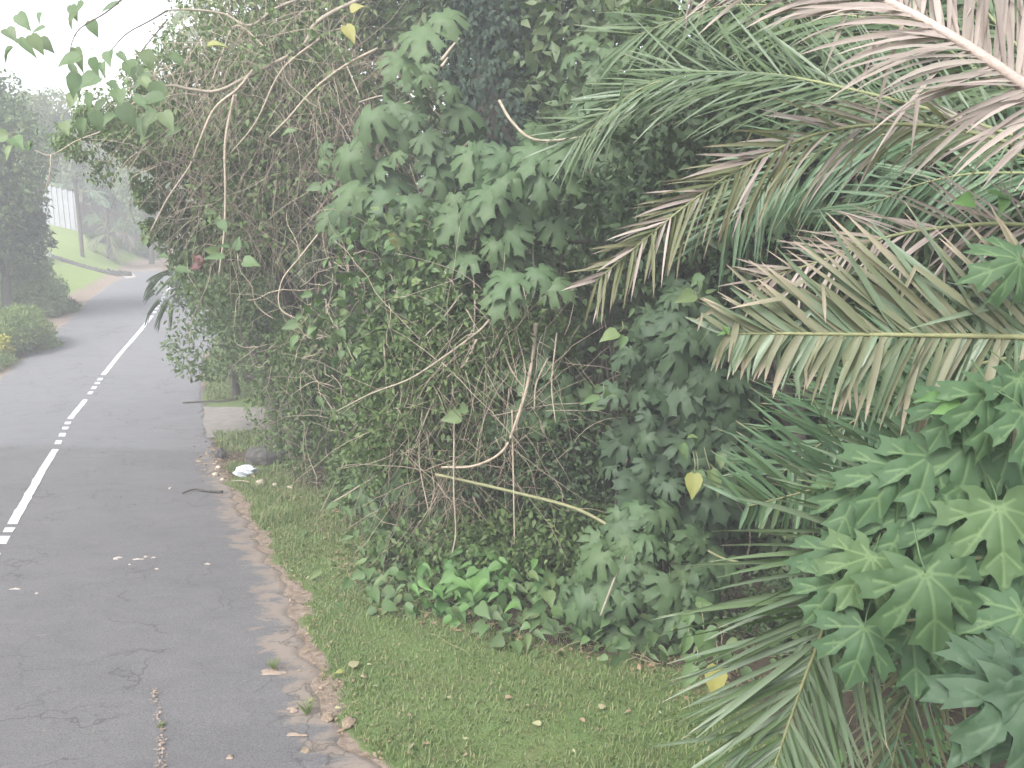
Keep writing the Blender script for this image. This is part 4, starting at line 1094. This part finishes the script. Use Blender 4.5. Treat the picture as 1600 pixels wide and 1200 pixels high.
# stone edging of the lawn
e = thing('stone_edging', 'dark row of stones edging the lawn from the white box to the road', 'edging', gp(on_ground(75, 402)))
A0, A1 = on_ground(78, 402), on_ground(205, 432)
ln_ = np.linalg.norm(A1[:2] - A0[:2]); ns = 34
def rockmesh(seed, mat):
    r = np.random.default_rng(seed)
    u = np.linspace(0, math.pi, 6); v = np.linspace(0, 2 * math.pi, 9)[:-1]
    V = [(0, 0, 1)]
    for a_ in u[1:-1]:
        for b2 in v: V.append((math.sin(a_) * math.cos(b2), math.sin(a_) * math.sin(b2), math.cos(a_)))
    V.append((0, 0, -1)); V = np.array(V) * (1 + r.uniform(-.18, .18, (len(V), 1)))
    Fc = [(0, 1 + j, 1 + (j + 1) % 8) for j in range(8)]
    for i in range(3):
        for j in range(8):
            a1 = 1 + i * 8 + j; b1 = 1 + i * 8 + (j + 1) % 8; Fc += [(a1, a1 + 8, b1 + 8), (a1, b1 + 8, b1)]
    Fc += [(33, 25 + (j + 1) % 8, 25 + j) for j in range(8)]
    return mesh_np('stone', V, np.array(Fc), mat, False)
RM = [rockmesh(s, M['rock']) for s in range(5)]
def put(name, me, p, s, rz=0, parent=None):
    Mx = Matrix.Translation(Vector(p)) @ Matrix.Rotation(rz, 4, 'Z') @ Matrix.Diagonal((s[0], s[1], s[2], 1))
    if parent is not None: return place(name, me, parent, Mx)
    o = bpy.data.objects.new(name, me); COL.objects.link(o); o.matrix_basis = Mx; return o
for i in range(ns):
    t_ = (i + .5) / ns; p = gp(A0 * (1 - t_) + A1 * t_)
    s = ln_ / ns * .6
    put('stone', RM[i % 5], p + Z3 * .05, (s, .16, .16 + .12 * (t_ > .7)), RNG.uniform(-.3, .3) + math.atan2(A1[1] - A0[1], A1[0] - A0[0]), e)

def box(c, s, rz=0):
    x, y, z = s; V = np.array([(i * x / 2, j * y / 2, k * z / 2) for i in (-1, 1) for j in (-1, 1) for k in (-1, 1)])
    R = np.array(((math.cos(rz), -math.sin(rz), 0), (math.sin(rz), math.cos(rz), 0), (0, 0, 1)))
    return V @ R.T + np.asarray(c), np.array([(0, 1, 3, 2), (4, 6, 7, 5), (0, 4, 5, 1), (2, 3, 7, 6), (0, 2, 6, 4), (1, 5, 7, 3)])
g = gp(on_ground(73, 408))
mb = thing('marker_box', 'small white concrete marker box at the left end of the stone edging', 'marker', g)
a = Acc(); a.add(*box(g + Z3 * .22, (.42, .36, .5), .2)); a.obj('box', M['marker'], mb, smooth=False)
a = Acc(); a.add(*box(g + Z3 * .49, (.48, .42, .06), .2)); a.obj('lid', M['marker'], mb, smooth=False)
# posts
for px, py, h, lab in ((129, 401, 4.6, 'dark wooden pole standing on the lawn left of the leaning palm leaf'), (173, 404, 3.2, 'second dark pole, behind the drooping dry palm leaf')):
    g = gp(on_ground(px, py)); d_ = (g[1])
    pt = thing('pole', lab, 'pole', g, 'poles on the lawn')
    a = Acc(); a.add(*tube(crom([g - Z3 * .2, g + Z3 * h * .5 + np.array((.02, 0, 0)), g + Z3 * h], 5), .13, .11, 9, .04)); a.obj('shaft', M['post'], pt)
    a = Acc(); a.add(*tube(np.array([g + Z3 * (h - .03), g + Z3 * (h + .06)]), .15, .15, 9)); a.obj('cap', M['post'], pt)
# young palm with dry leaf
g = gp(on_ground(168, 404)); 
yp = thing('young_palm', 'young palm with a triangular dry brown leaf touching the stone edging', 'palm', g, 'palms far off')
D = float(np.dot(g - CAM, FWD))
a = Acc(); top = P(170, 362, D); a.add(*tube(crom([g, (g + top) / 2, top], 5), .12, .08, 7)); a.obj('trunk', M['post'], yp)
for pl, L_, mt in (([(170, 366, D), (150, 375, D), (135, 412, D - .5)], .9, 'palm_rust'), ([(172, 362, D), (195, 362, D), (205, 385, D)], .9, 'palm_brown'),
                   ([(170, 364, D), (190, 350, D), (215, 360, D)], 1.0, 'palm_green'), ([(170, 364, D), (160, 345, D), (140, 342, D)], 1.0, 'palm_green'), ([(170, 364, D), (176, 385, D), (180, 408, D)], 1.0, 'palm_rust')):
    frond(yp, pl, 20, L_, .09, M[mt], M['rachis_green'], None, gup=.9, gdn=.9, t0=.1, rr=.04, single=False)
# far palm leaning tree with drooping fronds near the poles
g = gp(P(128, 370, D + 6))
lp = thing('palm_tree', 'hazy palm with grey drooping fronds above the first pole', 'palm', g, 'palms far off')
top = P(128, 300, D + 6)
a = Acc(); a.add(*tube(crom([g, (g + top) / 2, top], 5), .2, .14, 7)); a.obj('trunk', M['bark'], lp)
for pl in (([(128, 300, D + 6), (105, 310, D + 6), (82, 345, D + 6)]), ([(128, 300, D + 6), (118, 320, D + 6), (105, 345, D + 6)]), ([(128, 300, D + 6), (150, 300, D + 6), (168, 330, D + 6)]), ([(128, 300, D + 6), (140, 280, D + 6), (165, 280, D + 6)]), ([(128, 300, D + 6), (110, 285, D + 6), (88, 292, D + 6)])):
    frond(lp, pl, 18, 1.1, .08, M['palm_dark'], M['rachis_green'], None, gup=.8, gdn=.9, t0=.1, rr=.05, single=False)
# walls beyond the lawn
def wall_run(name, label, a0, a1, h, mat, cat, th=.25, cap=True):
    p0, p1 = gp(on_ground(*a0)), gp(on_ground(*a1))
    t = thing(name, label, cat, p0)
    n = 8
    for i in range(n):
        q0 = p0 + (p1 - p0) * i / n; q1 = p0 + (p1 - p0) * (i + 1) / n
        z0 = min(gz(q0[0], q0[1]), gz(q1[0], q1[1])) - .2; c = (q0 + q1) / 2
        L = np.linalg.norm((q1 - q0)[:2]); rz = math.atan2(q1[1] - q0[1], q1[0] - q0[0])
        hh = h + .2
        a = Acc(); a.add(*box((c[0], c[1], z0 + hh / 2), (L - .02, th, hh), rz)); a.obj('wall_panel', mat, t, smooth=False)
        a = Acc(); a.add(*box((q0[0], q0[1], z0 + hh / 2 + .06), (.3, .34, hh + .12), rz)); a.obj('pillar', mat, t, smooth=False)
    return t
wall_run('boundary_wall', 'brown boundary wall at the top of the lawn beyond the poles', (128, 366), (262, 384), 2.0, M['wall'], 'wall')
wall_run('boundary_wall', 'pale grey wall half hidden by the left-edge tree', (60, 348), (126, 362), 2.6, M['white_wall'], 'wall')
# low hedge strips
for lab, a0, a1, mt, sz in (('bright yellow-green clipped hedge below the brown wall at the bend', (200, 390), (236, 402), 'yellow', .5), ('low dark hedge line crossing the upper lawn', (140, 375), (235, 405), 'small', .35)):
    p0, p1 = on_ground(*a0), on_ground(*a1)
    t = thing('low_hedge', lab, 'hedge', gp(p0), 'low hedges on the lawn')
    ac = Acc(); ac2 = Acc(); m_ = 3500; u = RNG.uniform(0, 1, (m_, 1)); pos = p0 * (1 - u) + p1 * u
    off = rdir(m_) * RNG.uniform(.5, 1, (m_, 1)) * (sz, sz, sz * .8); pos = pos + off
    pos[:, 2] = gz(pos[:, 0], pos[:, 1]) + sz * .6 + off[:, 2]
    scatter(ac, SIMPLE, pos, nrm(RNG.normal(0, 1, (m_, 3))), nrm(RNG.normal(0, .4, (m_, 3)) + Z3), RNG.uniform(.12, .22, m_))
    ac.obj('foliage', M['small'] if mt == 'small' else M['yellowgreen'], t, kind='stuff')
    for s_ in range(5):
        q = gp(p0 + (p1 - p0) * (s_ + .5) / 5); ac2 = Acc(); ac2.add(*tube(np.array([q - Z3 * .1, q + Z3 * sz]), .03, .02, 5)); ac2.obj('stem', M['bark'], t)
# white slatted marker at the bend
g = gp(on_ground(270, 428) + np.array((0, 4, 0)))
wb = thing('road_barrier', 'small white slatted barrier at the bend, seen between leaves', 'barrier', g)
for i in range(4):
    a = Acc(); a.add(*box(g + np.array((i * .28, 0, .45)), (.12, .06, .9))); a.obj('slat', M['marker'], wb, smooth=False)
a = Acc(); a.add(*box(g + np.array((.42, .065, .5)), (1.1, .06, .1))); a.obj('rail', M['marker'], wb, smooth=False)

# ================================================================== GROUND COVER, LITTER, SMALL THINGS
# grass blades
def blades(n, X, Y, h, mat, name, label, lean=.5, wd=.006):
    z = gz(X, Y); m_ = len(X)
    az = RNG.uniform(0, 2 * math.pi, m_); d = np.stack([np.cos(az), np.sin(az), np.zeros(m_)], -1)
    s = np.stack([-np.sin(az), np.cos(az), np.zeros(m_)], -1) * (wd * RNG.uniform(.6, 1.4, (m_, 1)))
    b0 = np.stack([X, Y, z - .005], -1); h = h[:, None]
    ln = RNG.uniform(.15, 1, (m_, 1)) * lean
    m1 = b0 + Z3 * h * .6 + d * h * ln * .5; tp = b0 + Z3 * h * .85 + d * h * ln * 1.3
    V = np.stack([b0 - s, b0 + s, m1 - s * .8, m1 + s * .8, tp], 1).reshape(-1, 3)
    Fc = (np.array([(0, 1, 3), (0, 3, 2), (2, 3, 4)])[None] + (np.arange(m_) * 5)[:, None, None]).reshape(-1, 3)
    o = link(name, mesh_np(name, V, Fc, mat, False, {'t': np.zeros(len(V))}), kind='stuff'); o['label'] = label; o['category'] = 'grass'
M['grass'] = leaf_mat('grass_blade', [(.085, .14, .044), (.125, .185, .06), (.165, .20, .078), (.25, .235, .13)], transl=.3, mott=.35)
m_ = 230000
Y = RNG.uniform(5.2, 17, m_) ; X = RNG.uniform(-6, 3.2, m_)
w_ = grassy(X, Y) * (X > xr(Y) + .05) * (X < hedge_x(Y) + .8)
nzv = .5 + .5 * wob(X * 3 + 5, Y * 3)
k = (RNG.uniform(0, 1, m_) < w_ * (.55 + .45 * nzv)) & (w_ > .3)
X, Y = X[k], Y[k]
tuft = np.clip(.5 + .5 * wob(X * 2.3, Y * 2.6), 0, 1)
hh = RNG.uniform(.015, .055, len(X)) * (.6 + 1.3 * tuft) * (1 + .9 * sstep(9.5, 12, Y))
blades(0, X, Y, hh, M['grass'], 'grass', 'short green grass on the verge between the road and the bank', .9, .0045)
# taller weeds on the verge past the litter
m_ = 26000
Y = RNG.uniform(17.3, 32, m_); X = xr(Y) + RNG.uniform(.1, 3.5, m_)
k = (RNG.uniform(0, 1, m_) < .9) & ~((Y > 19.3) & (Y < 23.6)) & (X < -5)
X, Y = X[k], Y[k]
blades(0, X, Y, RNG.uniform(.06, .2, len(X)), M['grass'], 'grass', 'rough grass on the verge beside the driveway', .8, .012)
# tufts breaking the asphalt edge
GT = 'tufts at the asphalt edge'
for px, py, s, lab in ((428, 1052, .16, 'dry grass tuft on sand highest on the asphalt edge'), (482, 1122, .18, 'grass tuft between sand patches at the asphalt edge'), (252, 1142, .06, 'tiny tuft in the crack of the road')):
    g = gp(on_ground(px, py), .03); m_ = 36
    th = RNG.uniform(0, 6.28, m_); a = Acc()
    for q in th:
        d = np.array((math.cos(q) * .5, math.sin(q) * .5, 1)) * s * RNG.uniform(.5, 1)
        V, Q, at = leaflet(g + RNG.normal(0, .012, 3) * (1, 1, 0), d, s * RNG.uniform(.5, 1), .005, np.array((0, -1, 0.)), .4, None, 4); a.add(V, Q, at)
    t = a.obj('grass_tuft', M['olive']); t['label'] = lab; t['category'] = 'grass tuft'; t['group'] = GT; t['kind'] = 'thing'
# sand patches lying on the asphalt
def patch(px, py, rx, ry, dz=.042, mat='sand'):
    c = on_ground(px, py); n = 44
    th = np.linspace(0, 2 * math.pi, n, endpoint=False)
    rr = .66 + .2 * np.sin(th * 2 + RNG.uniform(0, 6)) + .15 * np.sin(th * 3 + RNG.uniform(0, 6)) + .06 * np.sin(th * 5 + RNG.uniform(0, 6)) + .02 * RNG.normal(0, 1, n)
    ring = []
    for f_, zz in ((1, -.008), (.85, -.002), (.4, .001)):
        x = c[0] + np.cos(th) * rx * rr * f_; y = c[1] + np.sin(th) * ry * rr * f_
        ring.append(np.stack([x, y, roadz(y) + dz + zz - .004], -1))
    V = np.concatenate(ring + [[(c[0], c[1], float(roadz(c[1])) + dz + .008)]])
    j = np.arange(n); j2 = (j + 1) % n
    Fc = np.concatenate([np.stack([j, j2, j2 + n], -1), np.stack([j, j2 + n, j + n], -1), np.stack([j + n, j2 + n, j2 + 2 * n], -1), np.stack([j + n, j2 + 2 * n, j + 2 * n], -1), np.stack([j + 2 * n, j2 + 2 * n, np.full(n, 3 * n)], -1)])
    return V, Fc
a = Acc()
for q in ((425, 1056, .14, .10), (458, 1113, .08, .07), (462, 1155, .10, .05), (360, 1190, .05, .04)):
    a.add(*patch(*q))
o = a.obj('sand', M['sand'], smooth=True, kind='stuff'); o['label'] = 'pinkish sand washed over the ragged right edge of the asphalt'; o['category'] = 'sand'
# worn pale chips on the tarmac and debris in the crack
a = Acc()
for q in ((185, 875, .07, .05), (215, 878, .09, .04), (228, 874, .05, .03), (203, 886, .03, .02), (245, 893, .04, .02), (182, 878, .04, .02), (325, 905 - 20, .05, .03), (25, 925, .08, .03), (58, 932, .04, .02), (240, 875, .04, .02)):
    a.add(*patch(*q, dz=.042))
o = a.obj('road_scars', M['path'], kind='stuff'); o['label'] = 'pale scuffed spots in the middle of the lane'; o['category'] = 'road scars'
def bits(n, X, Y, mat, name, label, size=(.008, .03), tm=SIMPLE, zoff=.03, cat='litter'):
    a = Acc(); p = np.stack([X, Y, gz(X, Y) + zoff], -1); m_ = len(X)
    scatter(a, tm, p, nrm(RNG.normal(0, 1, (m_, 3)) * (1, 1, .2)), nrm(RNG.normal(0, .35, (m_, 3)) + Z3), RNG.uniform(*size, m_))
    o = a.obj(name, mat, kind='stuff'); o['label'] = label; o['category'] = cat
m_ = 900; Y = RNG.uniform(5.5, 17, m_); X = xr(Y) + RNG.gamma(1.4, .28, m_) - .12
bits(m_, X, Y, M['dead'], 'leaf_litter', 'brown leaf crumbs along the asphalt edge', (.02, .06))
m_ = 260; Y = RNG.uniform(5.5, 16, m_); X = xr(Y) + RNG.uniform(-.1, 4.5, m_)
k = X < hedge_x(Y) + .5
bits(m_, X[k], Y[k], M['pale_leaf'], 'leaf_litter', 'pale bits scattered over the grass', (.02, .06), zoff=.045)
m_ = 1500; Y = RNG.uniform(6.5, 14.5, m_); X = hedge_x(Y) + RNG.uniform(-.25, .9, m_)
bits(m_, X, Y, M['dead'], 'leaf_litter', 'dead leaves gathered in the shade under the bank', (.03, .09), zoff=.02)
m_ = 500; Y = RNG.uniform(14.3, 19, m_); X = xr(Y) + RNG.uniform(-.5, 2.0, m_)
bits(m_, X, Y, M['dead'], 'leaf_litter', 'dead leaves on the bare patch round the white bag', (.04, .11), zoff=.03)
m_ = 160; Y = RNG.uniform(5.6, 20, m_); X = xc(Y) + RNG.uniform(-3, 3.2, m_); k = X < xr(Y)
bits(m_, X[k], Y[k], M['pale_leaf'], 'road_grit', 'tiny pale crumbs on the tarmac', (.012, .03), zoff=.05, cat='grit')
m_ = 160; u = RNG.uniform(0, 1, m_); cpts = np.array([on_ground(x_, y_) for x_, y_ in ((240, 1085), (248, 1120), (252, 1150), (250, 1190), (258, 1225))])
Y = np.interp(u, np.linspace(0, 1, 5), cpts[:, 1]); X = np.interp(u, np.linspace(0, 1, 5), cpts[:, 0]) + RNG.normal(0, .018, m_)
bits(m_, X, Y, M['sand'], 'crack_debris', 'sandy debris caught in the long crack of the road', (.015, .04), zoff=.045, cat='debris')

# single fallen leaves
GF = 'fallen leaves one can pick out on the grass and verge'
FL = {k: LM['h_' + k] for k in ('pale_leaf', 'yellow_leaf', 'dead')}
for px, py, s, kd, ang, lab in (
    (548, 1050, .17, 'pale_leaf', 60, 'large pale yellow leaf lying on the grass near the asphalt edge'),
    (535, 1057, .09, 'yellow_leaf', 200, 'small yellow leaf touching the large pale leaf'),
    (574, 1046, .06, 'pale_leaf', 10, 'curled pale leaf scrap right of the large pale leaf'),
    (936, 1114, .09, 'pale_leaf', 20, 'pale leaf on the grass straight below the lobed-leaf shrub'),
    (845, 1140, .10, 'pale_leaf', 170, 'broad washed-out leaf low on the grass'),
    (790, 1098, .08, 'dead', 0, 'brown leaf in the middle of the grass'),
    (912, 1138, .10, 'dead', 120, 'reddish dead leaf near the palm tips on the grass'),
    (700, 1100, .06, 'pale_leaf', 45, 'little pale leaf in the middle of the grass left of the brown one'),
    (640, 1178, .10, 'pale_leaf', 80, 'cream leaf on the sand at the bottom edge'),
    (725, 1165, .06, 'pale_leaf', 10, 'cream scrap on the grass near the bottom edge'),
    (475, 1000, .05, 'dead', 10, 'small brown leaf on the sandy edge'),
    (510, 938, .05, 'pale_leaf', 90, 'small upright pale leaf at the top of the grass'),
    (985, 1120, .07, 'dead', 200, 'dull dead leaf closest to the drooping frond')):
    g = gp(on_ground(px, py), .05); a_ = math.radians(ang)
    Mx = matrix(g, (math.cos(a_), math.sin(a_), .1), (.1, -.35, .9), s * .75)
    o = bpy.data.objects.new('fallen_leaf', FL[kd][int(RNG.integers(3))]); COL.objects.link(o); o.matrix_basis = Mx
    o['label'] = lab; o['category'] = 'leaf'; o['group'] = GF
# litter and stones by the far verge
def solid(name, lab, cat, px, py, s, mat, seed, group=None, up=.5, smooth=True):
    me = rockmesh(seed, mat)
    g = gp(on_ground(px, py)); o = put(name, me, g + Z3 * (s[2] * up + .02), s, RNG.uniform(0, 3)); o['label'] = lab; o['category'] = cat
    if group: o['group'] = group
    return o
GS = 'stones beside the verge'
solid('stone', 'dark rounded stone in the grass at the road edge near the driveway', 'stone', 345, 716, (.15, .13, .13), M['rock'], 21, GS)
solid('stone', 'large jagged dark rock at the foot of the tree trunk', 'rock', 415, 726, (.42, .25, .25), M['rock'], 22, GS)
solid('stone', 'flat cream stone right of the white plastic bag', 'stone', 406, 759, (.10, .08, .06), M['pale_stone'], 23, GS)
solid('stone', 'small white pebble first right of the flat cream stone', 'stone', 430, 761, (.06, .05, .035), M['pale_stone'], 24, GS)
solid('stone', 'small white pebble lowest right of the cream stone', 'stone', 454, 765, (.07, .05, .035), M['pale_stone'], 25, GS)
solid('stone', 'pale pebble at the road edge left of the white bag', 'stone', 337, 744, (.06, .05, .035), M['pale_stone'], 26, GS)
solid('stone', 'tiny pale pebble on the tarmac edge above the stick', 'stone', 348, 752, (.04, .04, .03), M['pale_stone'], 27, GS)
solid('stone', 'pale pebble near the top of the bare patch', 'stone', 341, 733, (.07, .05, .03), M['pale_stone'], 28, GS)
solid('stone', 'white speck of stone alone on the tarmac', 'stone', 266, 766, (.03, .03, .02), M['pale_stone'], 29, GS)
# plastic bag: crumpled
g = gp(on_ground(383, 744))
r = np.random.default_rng(5); nu, nv_ = 12, 9
V = []
for i in range(nv_):
    ph = math.pi * i / (nv_ - 1)
    for j in range(nu):
        th = 2 * math.pi * j / nu; k_ = 1 + r.uniform(-.3, .3)
        V.append((math.sin(ph) * math.cos(th) * .19 * k_, math.sin(ph) * math.sin(th) * .15 * k_, math.cos(ph) * .10 * k_))
V = np.array(V); i_, j_ = np.meshgrid(np.arange(nv_ - 1), np.arange(nu), indexing='ij'); k_ = (i_ * nu + j_).ravel(); k2 = (i_ * nu + (j_ + 1) % nu).ravel()
pb = thing('plastic_bag', 'crumpled white plastic bag lying on the bare verge', 'bag', g)
a = Acc(); a.add(V + g + Z3 * .09, np.stack([k_, k2, k2 + nu, k_ + nu], -1)); a.obj('bag', M['plastic'], pb, smooth=False)
a = Acc(); hs_ = [g + Z3 * .09 + np.array(q) for q in ((.12, 0, .02), (.19, -.03, .06), (.23, .02, .03), (.22, .05, -.05))]
a.add(*tube(crom(hs_, 4), .03, .012, 5, .3)); a.obj('handle', M['plastic'], pb, smooth=False)
# fallen sticks
GK = 'fallen sticks at the road edge'
for lab, pl, r_ in (('long broken branch lying across the road edge above the driveway', [(286, 632), (320, 631), (350, 629), (372, 626)], .035),
                    ('dark curved stick on the tarmac below the bare patch', [(285, 775), (305, 771), (325, 772), (348, 774)], .022),
                    ('thin stick lying beside the flat cream stone', [(362, 756), (378, 757), (392, 758)], .012),
                    ('pale twig under the shrub right of the pebbles', [(482, 755), (492, 760), (505, 759)], .012)):
    a = Acc(); pts = crom([gp(on_ground(*q), .05 + .02 * (i % 2)) for i, q in enumerate(pl)], 5)
    a.add(*tube(pts, r_ * .6, r_, 6, .15)); o = a.obj('fallen_stick', M['bark_dark'] if r_ > .02 else M['twig']); o['label'] = lab; o['category'] = 'stick'; o['group'] = GK
# clods of soil on the sand
GC = 'soil clods on the sand at the asphalt edge'
for px, py, s, lab in ((425, 1053, .04, 'dark soil clod beside the highest dry tuft'), (512, 1128, .05, 'flat soil clod in front of the lower tuft'), (545, 1136, .06, 'clod half covered with moss on the sand'), (478, 1178, .035, 'lowest small clod on the sand patch')):
    o = solid('soil_clod', lab, 'clod', px, py, (s * 1.3, s, s * .4), M['clod'], int(px), GC)

# ------------------------------------------------------------------ thin volume over the whole place, added for the lens's milky veil
m = bpy.data.materials.new('veil_haze'); m.use_nodes = True; nt = m.node_tree
nt.nodes.remove(nt.nodes["Principled BSDF"])
pv = nt.nodes.new("ShaderNodeVolumePrincipled")
pv.inputs["Density"].default_value = .0062
pv.inputs["Color"].default_value = (.95, .97, 1.0, 1)
pv.inputs["Anisotropy"].default_value = .1
nt.links.new(pv.outputs[0], nt.nodes["Material Output"].inputs["Volume"])
V, Q = box((0, 570, 8.0), (1900, 1300, 26))
link('veil_haze', mesh_np('veil_haze', V, Q, m, False), kind='stuff')
